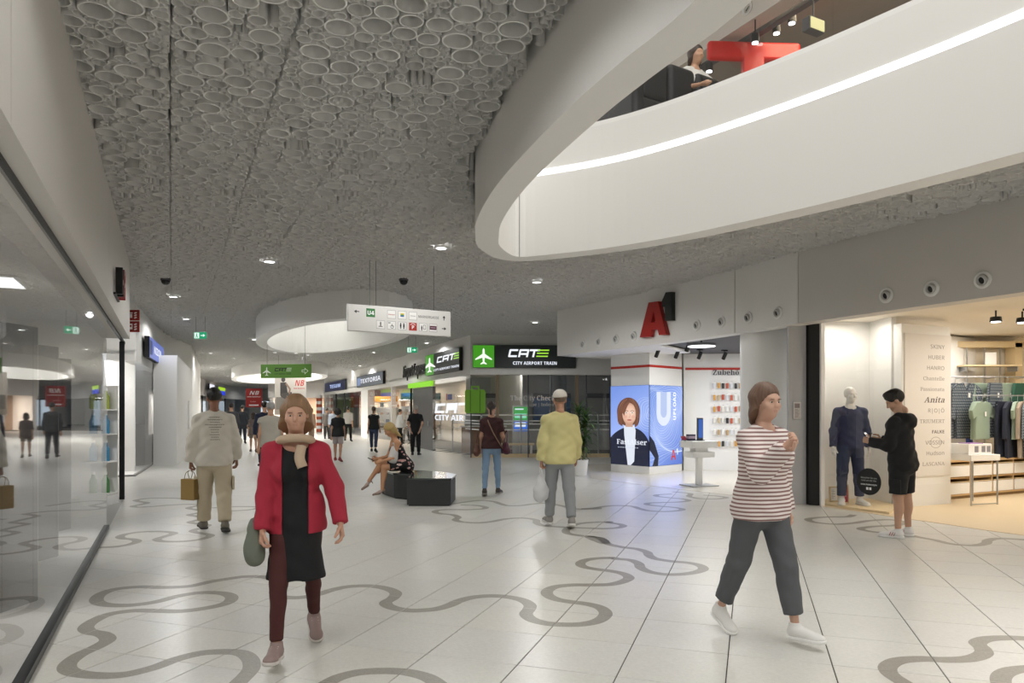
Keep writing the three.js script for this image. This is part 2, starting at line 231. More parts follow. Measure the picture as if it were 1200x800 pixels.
// the void to the upper floor: rim, lip, inner wall with a light line
const PAR = 5.0;
{
  const w = struct('wall_atrium', 'white oval rim and parapet around the opening to the upper floor', 'wall');
  const inn = GROWN(VOID, .26);
  part('rim', prism(VOID, HR, HC + .9, [inn]), M.wall, w);
  part('parapet', prism(VOID, HC + .9, PAR, [inn]), M.bright, w);
  { let best = 9, j = 0; inn.forEach((p, i) => { const e = Math.abs(proj(p[0], 4, p[1])[0] - 609); if (p[1] > 8 && e < best) { best = e; j = i; } }); const p = inn[j]; part('panel_joint', bx(.006, 1.0, .006, p[0], HR + .5, -p[1] + .002), M.dgrey, w); }
  part('light_line', strip([...inn, inn[0]], 4.47, 4.535, -.012), M.strip, w);
}
// ---------------------------------------------------------------- walls and shop shells
const onPoly = (px, poly) => { const k = (px - 600) / F; for (let i = 0; i < poly.length - 1; i++) { const [a, b] = [poly[i], poly[i + 1]], fa = a[0] - k * a[1], fb = b[0] - k * b[1]; if (fa * fb <= 0 && Math.max(a[1], b[1]) > .5) { const t = fa / (fa - fb), l = Math.hypot(b[0] - a[0], b[1] - a[1]); return { p: [a[0] + (b[0] - a[0]) * t, a[1] + (b[1] - a[1]) * t], t: [(b[0] - a[0]) / l, (b[1] - a[1]) / l], i }; } } return null; };
const cutPoly = (poly, pa, pb) => { const A = onPoly(pa, poly), B = onPoly(pb, poly), [s, e] = A.i < B.i ? [A, B] : [B, A]; return [s.p, ...poly.slice(s.i + 1, e.i + 1), e.p]; };
const heightAt = (d, py) => EYE + (CY - py) / F * d;
const seg = (a, b, n = 8) => Array.from({ length: n + 1 }, (_, i) => [a[0] + (b[0] - a[0]) * i / n, a[1] + (b[1] - a[1]) * i / n]);
function panes(parent, pts, y0, y1, t = .012, gap = .004) {      // one pane between each pair of points
  for (let i = 0; i < pts.length - 1; i++) {
    const [a, b] = [pts[i], pts[i + 1]], l = Math.hypot(b[0] - a[0], b[1] - a[1]), m = part('pane', new THREE.PlaneGeometry(l - gap, y1 - y0), M.glass, parent);
    m.position.set((a[0] + b[0]) / 2, (y0 + y1) / 2, -(a[1] + b[1]) / 2); m.rotation.y = Math.atan2(b[1] - a[1], b[0] - a[0]);
  }
}
// left shop front
{
  const w = struct('wall_left', 'long white fascia with shade toned into its colour above the glass shop front', 'wall');
  const cuts = [-7, -2, 3.4, 8.9, 13.5];
  for (let i = 0; i < 4; i++) part('fascia_panel', prism([LP(cuts[i] + .003, .12), LP(cuts[i + 1] - .003, .12), LP(cuts[i + 1] - .003, -.3), LP(cuts[i] + .003, -.3)], HSL, HC + .34), M.fasciaShade, w);  // white paint, its colour greyed for the shade along this side
  const back = struct('wall_shop_left', 'white rear walls of the glass fronted shop', 'wall');
  part('rear_wall', prism([LP(-7, -6), LP(15, -6), LP(15, -6.2), LP(-7, -6.2)], 0, HC), M.wall, back);
  part('side_wall', prism([LP(14.2, -6), LP(14.2, -.32), LP(14.4, -.32), LP(14.4, -6)], 0, HC), M.wall, back);
  part('side_wall', prism([LP(-7.2, -6), LP(-7.2, 14), LP(-7, 14), LP(-7, -6)], 0, HC + .4), M.wall, back);
  part('shop_ceiling', prism([LP(-7, -.32), LP(14.2, -.32), LP(14.2, -6), LP(-7, -6)], 3.1, 3.2), M.wall, back);
  part('shop_floor', prism([LP(-7, .02), LP(14.2, .02), LP(14.2, -6), LP(-7, -6)], -.01, .003), std(0xa9a7a2, .4), back);
  const win = struct('window_1', 'tall frameless glass panes of the left shop front', 'window');
  panes(win, [-6.6, -5.2, -3.8, -2.4, -1.2, -.2, .8, 1.8, 2.9, 3.89, 4.78, 5.75, 6.88, 8, 9.1, 10.28].map((s) => LP(s, 0)), .05, HSL - .003);
  part('bottom_rail', prism([LP(-6.6, .03), LP(10.3, .03), LP(10.3, -.03), LP(-6.6, -.03)], 0, .05), M.dmetal, win);
  part('head_rail', prism([LP(-6.6, .012), LP(14.3, .012), LP(14.3, -.03), LP(-6.6, -.03)], HSL - .03, HSL + .01), M.dmetal, win);
  part('post', prism([LP(13.7, .03), LP(13.78, .03), LP(13.78, -.05), LP(13.7, -.05)], 0, HSL - .03), M.dmetal, win);
  panes(win, [LP(13.8, 0), LP(14.35, 0)], .05, HSL - .03);
}
// second shop on the left, its white block and the curving shop row beyond
{
  const w = struct('wall_left_far', 'white shop fascias and block further along the left side', 'wall');
  const c = LP(18.6, 0);
  part('fascia_panel', prism([LP(18.6, -3.2), c, LP(18.8, 0), LP(18.8, -3.2)], HSL - .05, HC + .34), M.wall, w);
  part('fascia_panel', prism([LP(18.82, 0.01), [-11.5, 23.6], [-11.8, 23.6], LP(18.82, -.25)], HSL - .05, HC + .34), M.wall, w);
  part('white_block', prism([[-10.2, 20.25], [-9.5, 20.2], [-12.25, 27.2], [-13.6, 27]], 0, 3.12), M.bright, w);
  part('block_slot', prism([[-11.44, 25.15], [-11.55, 25.45], [-11.5, 25.45], [-11.39, 25.15]], .9, 1.9), M.white, w);
  part('recess_wall', prism([LP(14.4, -3.2), LP(18.6, -3.2), LP(18.6, -3.4), LP(14.4, -3.4)], 0, HC + .34), M.bright, w);
  part('inner_wall', prism([LP(20.2, -3.2), LP(20.2, -.06), LP(20.4, -.06), LP(20.4, -3.2)], 0, HC), M.bright, w);
  part('inner_floor', prism([LP(18.6, -3.2), LP(18.6, 0), [-10.2, 20.1], LP(21, -3.2)], -.01, .003), M.white, w);
  part('inner_ceiling', prism([LP(18.6, -3.3), LP(18.6, -.02), [-11.6, 23.6], LP(26, -3.3)], HSL + .1, HSL + .2), M.bright, w);
  part('rear_wall', prism([LP(18.6, -3.2), LP(27, -3.2), LP(27, -3.4), LP(18.6, -3.4)], 0, HC), M.bright, w);
  part('link_wall', prism([[-12.3, 27.3], [-17.5, 40], [-18, 40], [-13, 27.3]], 0, HC + .34), M.wall, w);
  part('upper_link', prism([[-11.5, 23.6], [-12.3, 27.3], [-13, 27.3], [-12.2, 23.6]], HSL - .05, HC + .34), M.wall, w);
  part('far_fascia', strip(FAR3, HSL, HC + .34, .4), M.wall, w);
  part('far_rear_wall', strip(offset(FAR3, 2.6), 0, HSL + .1, .1), std(0xd4d0ca, .7), w);
  const win = struct('window_2', 'brightly lit shop window with a white interior', 'window');
  panes(win, [LP(18.62, -3.1), LP(18.62, -2.1), LP(18.62, -1.05), LP(18.62, -.03)], .04, HSL - .06);
  panes(win, [LP(18.7, -.02), [-9.5, 18.45], [-10.15, 20.1]], .04, HSL - .06);
  part('bottom_rail', prism([LP(18.58, -3.1), LP(18.58, .01), [-10.15, 20.1], [-10.2, 20.1], LP(18.64, -.05), LP(18.64, -3.1)], 0, .04), M.grey, win);
  const pw = thing('display_partition', 'white display partition with a pink lower panel inside the bright shop window', 'partition', undefined, [LP(19.4, -1.3)[0], 0, LP(19.4, -1.3)[1]], -ANG_L);
  part('upper_panel', bx(1.1, 1.35, .06, 0, 2.02, 0), M.bright, pw); part('lower_panel', bx(1.1, 1.05, .07, 0, .82, 0), std(0xc79fa3, .6), pw); part('wood_plinth', bx(1.12, .3, .3, 0, .15, 0), M.paleWood, pw);
  const w3 = struct('window_3', 'dark far shop windows under the curving left fascia', 'window');
  panes(w3, FAR3.filter((_, i) => i % 2 === 0).slice(0, 8), .05, HSL);
  for (let i = 2; i < 16; i += 2) part('mullion', cyl(.05, .05, HSL, FAR3[i][0], HSL / 2, -FAR3[i][1], 8), M.dmetal, w3);
  for (const o of [-.6, -1.6]) { const p = LP(19.0, o); areaLight(p[0], HSL + .05, p[1], .4, .6, 22); }
  { const p = LP(20.0, -.9); areaLight(p[0], HSL + .05, p[1], .4, .6, 16); }
  for (const i of [5, 10, 15]) { const p = offset(FAR3, 1.4)[i]; areaLight(p[0], HSL, p[1], 1, 2.5, 12); }
}
// far end of the mall
{
  const w = struct('wall_back', 'distant end walls of the mall', 'wall');
  part('end_wall', prism([[-29.5, 80], [-21.5, 80], [-21.5, 80.3], [-29.5, 80.3]], HSL, HC + .34), M.wall, w);
  part('end_wall_side', prism([[-29.5, 80], [-28.3, 80], [-28.3, 80.3], [-29.5, 80.3]], 0, HSL), M.wall, w);
  part('end_wall_side', prism([[-23.4, 80], [-21.5, 80], [-21.5, 80.3], [-23.4, 80.3]], 0, HSL), M.wall, w);
  part('corner_wall', prism([[-21.9, 64.4], [-21.6, 64.4], [-21.6, 80], [-21.9, 80]], 0, HC + .34), M.wall, w);
  part('end_fascia', prism([[-21.9, 64], [-13.9, 64], [-13.9, 64.4], [-21.9, 64.4]], HSL, HC + .34), M.white, w);
  part('link_wall', prism([[-14.2, 53.8], [-13.7, 53.8], [-13.7, 64], [-14.2, 64]], 0, HC + .34), M.wall, w);
  part('shop_rear', prism([[-21.6, 69], [-13.9, 69], [-13.9, 69.2], [-21.6, 69.2]], 0, HC), std(0xa58f7c, .7), w);
  part('shop_ceiling', prism([[-21.6, 64.4], [-13.9, 64.4], [-13.9, 69], [-21.6, 69]], HSL + .2, HSL + .3), M.white, w);
  const d = struct('door_1', 'distant glass entrance doors letting in pale daylight', 'door');
  for (let i = 0; i < 4; i++) { const x = -28.3 + i * 1.22; part('leaf_frame', plate([[x, 0], [x + 1.2, 0], [x + 1.2, HSL], [x, HSL]], .06, [[[x + .08, .1], [x + .08, HSL - .1], [x + 1.12, HSL - .1], [x + 1.12, .1]]]).translate(0, 0, -80.1), M.grey, d); part('pane', bx(1.04, HSL - .2, .012, x + .6, HSL / 2, -80.07), M.glass, d); }
  part('daylight_window', prism([[-29, 81.5], [-22.5, 81.5], [-22.5, 81.6], [-29, 81.6]], 0, HSL + .2), glow(0xcfe2f2, 1.0), d);
  areaLight(-17.5, HSL + .15, 66.5, 5, 2, 22, 0xffeedd);
}
// station shop: corner building with glass fronts
const CR1 = [4.5, 23.9];
{
  const w = struct('wall_station_shop', 'white fascia of the corner station shop and the row beside it', 'wall');
  part('fascia_front', prism([CAT0, CR1, [4.5, 24.2], [-1.2, 23.92]], 2.75, HC + .34), M.wall, w);
  part('fascia_side', strip(CATL, 2.75, HC + .34, -.3), M.wall, w);
  part('shop_rear', prism([[-2, 31], [6, 31], [6, 31.2], [-2, 31.2]], 0, HC), std(0xb9bbbc, .7), w);
  part('shop_side', prism([[6, 23.9], [6.2, 23.9], [6.2, 31], [6, 31]], 0, HC), std(0xb9bbbc, .7), w);
  part('front_end', prism([[4.4, 23.9], [6.1, 23.9], [6.1, 24.1], [4.4, 24.1]], 0, HC), std(0xb9bbbc, .7), w);
  part('shop_ceiling', prism([[-1.2, 24.2], [6, 24.2], [6, 31], [-3.9, 31]], 3.2, 3.3), std(0xcfcfce, .8), w);
  part('row_rear', strip(offset(CATL.slice(4), -3.2), 0, HC, -.1), std(0xd6d0c5, .7), w);
  part('row_ceiling', prism([...CATL.slice(6).map((p) => p), ...offset(CATL, -3.2).slice(6).reverse()], 3.0, 3.1), std(0xd9d6d0, .8), w);
  const win = struct('window_4', 'glass front of the corner station shop', 'window');
  const at = (px) => onPoly(px, [CAT0, CR1]).p;
  panes(win, [CAT0, ...[583, 619, 646, 676, 687, 715, 740].map(at)], .12, 2.74);
  for (const px of [583, 676]) { const p = at(px); part('mullion', bx(.1, 2.74, .14, p[0], 1.37, -p[1]), std(0x8d7a60, .45), win); }
  for (const px of [552, 619, 646, 687, 715]) { const p = at(px); part('mullion', bx(.035, 2.74, .1, p[0], 1.37, -p[1]), M.dgrey, win); }
  part('bottom_rail', prism([CAT0, CR1, [4.5, 24.0], [-1.36, 23.7]], 0, .12), M.paleWood, win);
  const cl = onPoly(507, CATL).p, dl = onPoly(484, CATL).p;
  panes(win, [cl, [(cl[0] + CAT0[0]) / 2, (cl[1] + CAT0[1]) / 2], CAT0], .05, 2.74);
  const dr = struct('door_2', 'black closed door panel with a green light bar above, beside the station shop glass', 'door');
  part('leaf', strip(seg(cl, dl, 1), 0, 2.5, -.12), std(0x111413, .35), dr);
  part('light_bar', strip(seg([cl[0] + .02, cl[1] - .03], [dl[0] - .12, dl[1] - .03], 1), 2.52, 2.72, .1), glow(0x86d21f, .95), dr);
  part('handle', strip(seg([cl[0] * .8 + dl[0] * .2 + .03, cl[1] * .8 + dl[1] * .2 + .0], [cl[0] * .78 + dl[0] * .22 + .03, cl[1] * .78 + dl[1] * .22], 1), .95, 1.15, .05), M.metal, dr);
  const w5 = struct('window_5', 'glass shop fronts of the row receding beside the station shop', 'window');
  const marks = [482, 459, 458, 431, 430, 424, 423, 404, 394, 388, 382].map((px) => onPoly(px, CATL).p);
  for (const [a, b] of [[0, 1], [2, 3], [6, 7], [7, 8], [8, 9], [9, 10]]) panes(w5, [marks[a], marks[b]], .04, 2.74);
  part('white_pier', strip(seg(marks[3], marks[6], 1), 0, 2.75, -.4), M.bright, w5);
  part('white_pier', strip(seg(marks[1], marks[2], 1), 0, 2.75, -.2), M.bright, w5);
  for (const k of [0, 7, 8]) part('mullion', bx(.08, 2.74, .1, marks[k][0], 1.37, -marks[k][1]), M.dmetal, w5);
  for (const [px, kx] of [[470, 13], [445, 14], [410, 12]]) { const p = onPoly(px, CATL).p; areaLight(p[0] + 1.5, 2.95, p[1] + .8, 1.2, 1.2, kx, 0xffe9cc); }
  areaLight(1.2, 3.15, 27.5, 2.5, .3, 14); areaLight(3.6, 3.15, 26, 1.2, .3, 14);
  for (const [x, d] of [[.2, 25.6], [1.2, 27.5], [1.6, 29.2], [3.6, 26]]) { const t = thing('linear_lamp', 'slim linear ceiling lamp inside the station shop', 'ceiling light', 'linear lamps inside the station shop', [x, 3.15, d]); part('housing', bx(1.5, .05, .14, 0, .02, 0), M.dgrey, t); part('diffuser', bx(1.44, .02, .1, 0, -.01, 0), glow(0xffffff, 1.6), t); }
}
// right side: phone shop and lingerie shop
{
  const w = struct('wall_right', 'white fascia curving above the phone shop and the clothes shop', 'wall');
  const end = [2.65, 19.2];
  const segs = [[RIGHT[0], onPoly(1199, RIGHT).p, null], [1199, 935.5], [934.8, 861.6], [860.6, 654]];
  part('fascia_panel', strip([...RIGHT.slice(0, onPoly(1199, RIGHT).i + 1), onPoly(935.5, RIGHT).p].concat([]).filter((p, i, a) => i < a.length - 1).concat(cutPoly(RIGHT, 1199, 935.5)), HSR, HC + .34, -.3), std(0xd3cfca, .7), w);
  part('fascia_panel', strip(cutPoly(RIGHT, 934.9, 861.7), HSR, HC + .34, -.3), M.wall, w);
  part('fascia_panel', strip([...cutPoly(RIGHT, 860.5, 660), RIGHT[RIGHT.length - 1]], HSR, HC + .34, -.3), M.wall, w);
  const tip = RIGHT[RIGHT.length - 1], in0 = onPoly(760, RIGHT).p;
  part('fascia_return', strip([tip, end], HSR, HC + .34, -.2), M.wall, w);
  part('end_soffit', prism([tip, end, [4.3, 17.2], ...[760, 730, 700, 675].map((px) => onPoly(px, RIGHT).p).map(([x, d]) => [x + .2, d + .1])], HSR + .01, HSR + .06), M.wall, w);
  // phone shop shell
  const ps = struct('wall_phone_shop', 'walls and dark ceiling of the phone shop', 'wall');
  const q = (px) => onPoly(px, RIGHT).p;
  part('shop_ceiling', prism([end, [9.5, 19.5], [9.5, 14.75], [4.95, 12.0], ...[928, 860, 800, 740, 700].map(q).map(([x, d]) => [x + .2, d + .1])], 3.02, 3.1), std(0x5f5f60, .8), ps);
  part('rear_wall', prism([[4.52, 18.5], [9.5, 18.3], [9.5, 18.5], [4.52, 18.7]], 0, 3.02), M.bright, ps);
  part('rear_wall_stripe', prism([[4.5, 18.48], [9.4, 18.28], [9.4, 18.3], [4.5, 18.5]], 2.6, 2.66), std(0xc02a1c, .5), ps);
  part('teal_wall', prism([[4.2, 20.5], [5.2, 20.5], [5.2, 20.6], [4.2, 20.6]], 0, 3.02), std(0x1f5a5c, .4), ps);
  part('rear_return', prism([[4.46, 18.5], [4.54, 18.5], [4.54, 19.4], [4.46, 19.4]], 0, 3.02), M.bright, ps);
  part('party_wall', prism([[4.75, 11.75], [5.0, 11.9], [9.5, 14.6], [9.5, 14.8], [4.9, 12.1]], 0, 3.02), M.bright, ps);
  part('shop_floor', prism([gp(692, 560), gp(744, 567), gp(820, 576), gp(864, 581), gp(900, 589), gp(930, 592), [9.5, 14.7], [9.5, 20.6], [2.2, 20.6]], -.01, .004), std(0xd9d3c6, .25), ps);
  part('round_column', cyl(.46, .46, 3.05, 4.66, 1.525, -13.05, 48), M.bright, ps);
  part('grey_panel', prism([[4.55, 11.72], [4.84, 11.72], [4.84, 11.8], [4.55, 11.8]], 0, 2.95), std(0xbdbdbf, .5), ps);
  part('dark_cabinet', prism([[4.85, 11.62], [5.02, 11.55], [5.1, 12.0], [4.86, 12.0]], 0, 2.95), M.black, ps);
  areaLight(4.6, 2.98, 15.6, 1.4, 1.4, 9); areaLight(6.6, 2.98, 16.4, 1.6, 1.2, 9);
  // clothes shop shell
  const cs = struct('wall_clothes_shop', 'warm white walls and floor of the clothes shop', 'wall');
  const th = smooth([[963, 593], [1000, 598.5], [1050, 606], [1110, 614.5], [1160, 622], [1205, 628], [1300, 644]].map(([x, y]) => gp(x, y)), 24);
  part('shop_floor', prism([...th, [12, 2], [16, 8], [16, 18], [9.6, 15], gp(963, 590)], -.01, .005), new THREE.MeshStandardMaterial({ map: plankTex(), roughness: .35 }), cs);
  part('shop_ceiling', prism([...[935, 1000, 1060, 1120, 1199].map(q), [9.5, 2.6], [16, 6], [16, 18], [9.4, 15.4], [8.5, 15.4], [5.0, 12.3]].map(([x, d], i) => i < 5 ? [x + .26, d + .14] : [x, d]), 3.05, 3.15), std(0xe8e0d2, .7), cs);
  part('rear_wall', prism([[7.5, 14.6], [14, 14.6], [14, 14.8], [7.5, 14.8]], 0, 3.05), std(0xe8dfcc, .7), cs);
  part('side_wall', prism([[13.2, 3], [13.4, 3], [13.4, 14.6], [13.2, 14.6]], 0, 3.05), std(0xe8dfcc, .7), cs);
  part('window_back_wall', prism([[5.05, 12.05], [6.15, 12.2], [6.15, 12.3], [5.05, 12.15]], 0, 3.05), M.bright, cs);
  part('window_back_wall', prism([[6.12, 11.5], [6.2, 11.5], [6.2, 12.2], [6.12, 12.2]], 0, 3.05), M.bright, cs);
  part('window_side_wall', prism([[4.99, 11.5], [5.05, 11.5], [5.06, 12.15], [5.0, 12.15]], 0, 3.05), M.bright, cs);
  part('window_platform', prism([gp(963.5, 592), gp(1000, 597.6), gp(1042, 603), [6.15, 11.3], [6.15, 12.2], [5.05, 12.1]], 0, .04), M.paleWood, cs);
  const win = struct('window_6', 'clear display window of the clothes shop', 'window');
  panes(win, [gp(963.5, 593), gp(1003, 599), gp(1046, 605)], .02, HSR);
  areaLight(5.55, 3.0, 11.6, .7, .5, 9, 0xfffaf0); areaLight(9, 3.0, 11.2, 2, 2, 6, 0xfff8ee); areaLight(9.5, 3.0, 7, 2, 2, 5, 0xfff8ee); areaLight(8.8, 3.0, 13.4, 1.6, .5, 9, 0xfff8ee);
}
function plankTex() { return canvasTex(1024, 1024, (c, w, h) => { for (let i = 0; i < 16; i++) for (let j = 0; j < 3; j++) { const v = rr(-8, 8); c.fillStyle = `rgb(${222 + v},${202 + v},${168 + v})`; c.fillRect(((j + i * .37) % 3) * w / 2.4 - w / 4, i * h / 16, w / 2, h / 16 - 1); for (let k = 0; k < 14; k++) { c.fillStyle = `rgba(150,110,70,${rr(.02, .08)})`; c.fillRect(rr(0, w), i * h / 16 + rr(0, h / 16), rr(60, 300), 1); } } }); }
// upper floor: slab edge, shop front, ceiling, enclosing walls
{
  const w = struct('wall_upper', 'upper floor walls, shop fascia and ceiling seen through the opening', 'wall');
  part('upper_floor', prism([[-6, -8], [16, -8], [16, 22], [-6, 22]], 4.86, 4.9, [VOID]), std(0xb8b5ae, .4), w);
  part('upper_ceiling', prism([[-6, -8], [16, -8], [16, 22], [-6, 22]], 9.0, 9.2), M.white, w);
  for (const p of [[[-6.2, -8], [-6, -8], [-6, 22], [-6.2, 22]], [[16, -8], [16.2, -8], [16.2, 22], [16, 22]], [[-6, -8.2], [16, -8.2], [16, -8], [-6, -8]], [[-6, 22], [16, 22], [16, 22.2], [-6, 22.2]]]) part('upper_wall', prism(p, 4.86, 9.2), M.wall, w);
  const a = [2.0, 15.3], b = [8.6, 2.4];
  part('upper_fascia', strip([a, b], 7.9, 9.0, .3), std(0xcfc8c0, .7), w);
  part('upper_soffit_rail', strip([[a[0] + .3, a[1] + .15], [b[0] + .3, b[1] + .15]], 7.85, 7.95, .12), M.dgrey, w);
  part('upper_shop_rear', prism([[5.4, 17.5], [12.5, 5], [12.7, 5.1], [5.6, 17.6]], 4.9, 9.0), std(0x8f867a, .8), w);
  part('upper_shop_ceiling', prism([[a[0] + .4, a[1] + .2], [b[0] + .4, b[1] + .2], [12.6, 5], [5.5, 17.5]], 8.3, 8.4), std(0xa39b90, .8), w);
  const win = struct('window_7', 'upper shop glass front', 'window');
  panes(win, seg([a[0] + .1, a[1] + .05], [b[0] + .1, b[1] + .05], 6), 4.92, 7.86);
  const bal = struct('trim_1', 'glass balustrade around the opening to the upper floor', 'balustrade');
  const ring = offset(VOID, -.12, true), pick = ring.filter((_, i) => i % 8 === 0);
  panes(bal, [...pick, pick[0]], PAR + .004, PAR + 1.0, .014, .02);
  areaLight(1.2, 8.95, 4.5, 2.6, 8, 2.2, 0xfffdf8, -.35); areaLight(-3, 8.95, 12.5, 3, 3, 4); areaLight(4.4, 8.95, 1.0, 2.6, 8, 2.2, 0xfffdf8, -.35);
  for (const [x, d] of [[1.2, 4.5], [4.4, 1.0], [-3, 12.5]]) { const t = thing('added_panel_lamp', 'large added panel lamp on the upper ceiling, put in to light the opening', 'ceiling light', 'added upper ceiling panel lamps', [x, 8.97, d], .35); part('frame', bx(2.7, .04, 8.1, 0, .03, 0), M.grey, t); part('panel', bx(2.6, .02, 8, 0, 0, 0), glow(0xffffff, 1.5), t); }  // added panels that light the opening and the floor below
}
// outer walls that close the place
{
  const w = struct('wall_outer', 'plain outer walls closing the building', 'wall');
  for (const p of [[[-45.2, -10], [-45, -10], [-45, 92], [-45.2, 92]], [[22, -10], [22.2, -10], [22.2, 92], [22, 92]], [[-45, -10.2], [22, -10.2], [22, -10], [-45, -10]], [[-45, 92], [22, 92], [22, 92.2], [-45, 92.2]]]) part('outer_wall', prism(p, -.3, HC + .8), M.wall, w);
}
// ---------------------------------------------------------------- signs
const font = await new FontLoader().loadAsync('fonts/droid/droid_sans_bold.typeface.json'), serif = await new FontLoader().loadAsync('fonts/droid/droid_serif_bold.typeface.json');
function board(name, label, cat, p0, p1, y0, y1, t, tex, o = {}) {       // p0 is the left end as the viewer sees it
  const l = Math.hypot(p1[0] - p0[0], p1[1] - p0[1]), g = thing(name, label, cat, o.group, [(p0[0] + p1[0]) / 2, (y0 + y1) / 2, (p0[1] + p1[1]) / 2], Math.atan2(p1[1] - p0[1], p1[0] - p0[0]));
  part('housing', bx(l, y1 - y0, t, 0, 0, 0, Math.min(.012, t / 3)), o.body || M.white, g);
  const f = tex ? new THREE.MeshStandardMaterial(o.glow ? { color: 0x222222, map: tex, emissive: 0xffffff, emissiveMap: tex, emissiveIntensity: o.glow, roughness: .4 } : { map: tex, roughness: o.rough ?? .5 }) : o.face;
  if (f) part('face', new THREE.PlaneGeometry(l - .02, y1 - y0 - .02).translate(0, 0, t / 2 + .002), f, g);
  if (tex && o.back) part('face', new THREE.PlaneGeometry(l - .02, y1 - y0 - .02).rotateY(Math.PI).translate(0, 0, -t / 2 - .002), f, g);
  return Object.assign(g, { L: l });
}
const cables = (g, xs, y0, y1) => { for (const x of xs) part('cable', cyl(.004, .004, y1 - y0, x, (y0 + y1) / 2, 0, 6), M.dgrey, g); };
const plane = (c, x, y, s, col, rot = 0) => { c.save(); c.translate(x, y); c.rotate(rot); c.scale(s, s); c.fillStyle = col; c.beginPath(); for (const [i, p] of [[0, -50], [6, -40], [7, -15], [48, 14], [48, 22], [7, 8], [5, 32], [18, 42], [18, 48], [0, 43], [-18, 48], [-18, 42], [-5, 32], [-7, 8], [-48, 22], [-48, 14], [-7, -15], [-6, -40]].entries()) i ? c.lineTo(...p) : c.moveTo(...p); c.fill(); c.restore(); };
const catLogo = (c, x, y, h, col, bars) => { c.save(); c.translate(x, y); c.transform(1, 0, -.22, 1, 0, 0); c.lineWidth = h * .24; c.strokeStyle = col; c.lineJoin = 'round'; const w = h * 1.15;
  c.beginPath(); c.moveTo(w * .95, h * .12); c.lineTo(w * .12, h * .12); c.lineTo(w * .12, h * .88); c.lineTo(w * .95, h * .88); c.stroke();
  c.beginPath(); c.moveTo(w * 1.2, h); c.lineTo(w * 1.2, h * .12); c.lineTo(w * 2.05, h * .12); c.lineTo(w * 2.05, h); c.moveTo(w * 1.2, h * .6); c.lineTo(w * 2.05, h * .6); c.stroke();
  c.beginPath(); c.moveTo(w * 2.2, h * .12); c.lineTo(w * 3.3, h * .12); c.moveTo(w * 2.72, h * .12); c.lineTo(w * 2.72, h); c.stroke();
  c.lineWidth = h * .16; c.strokeStyle = bars; for (const k of [.12, .5, .88]) { c.beginPath(); c.moveTo(w * 3.05, h * k); c.lineTo(w * 4.3, h * k); c.stroke(); } c.restore(); };
const arrow = (c, x, y, s, rot, col) => { c.save(); c.translate(x, y); c.rotate(rot); c.scale(s, s); c.strokeStyle = c.fillStyle = col; c.lineWidth = 7; c.beginPath(); c.moveTo(-20, 0); c.lineTo(12, 0); c.stroke(); c.beginPath(); c.moveTo(2, -14); c.lineTo(22, 0); c.lineTo(2, 14); c.fill(); c.restore(); };
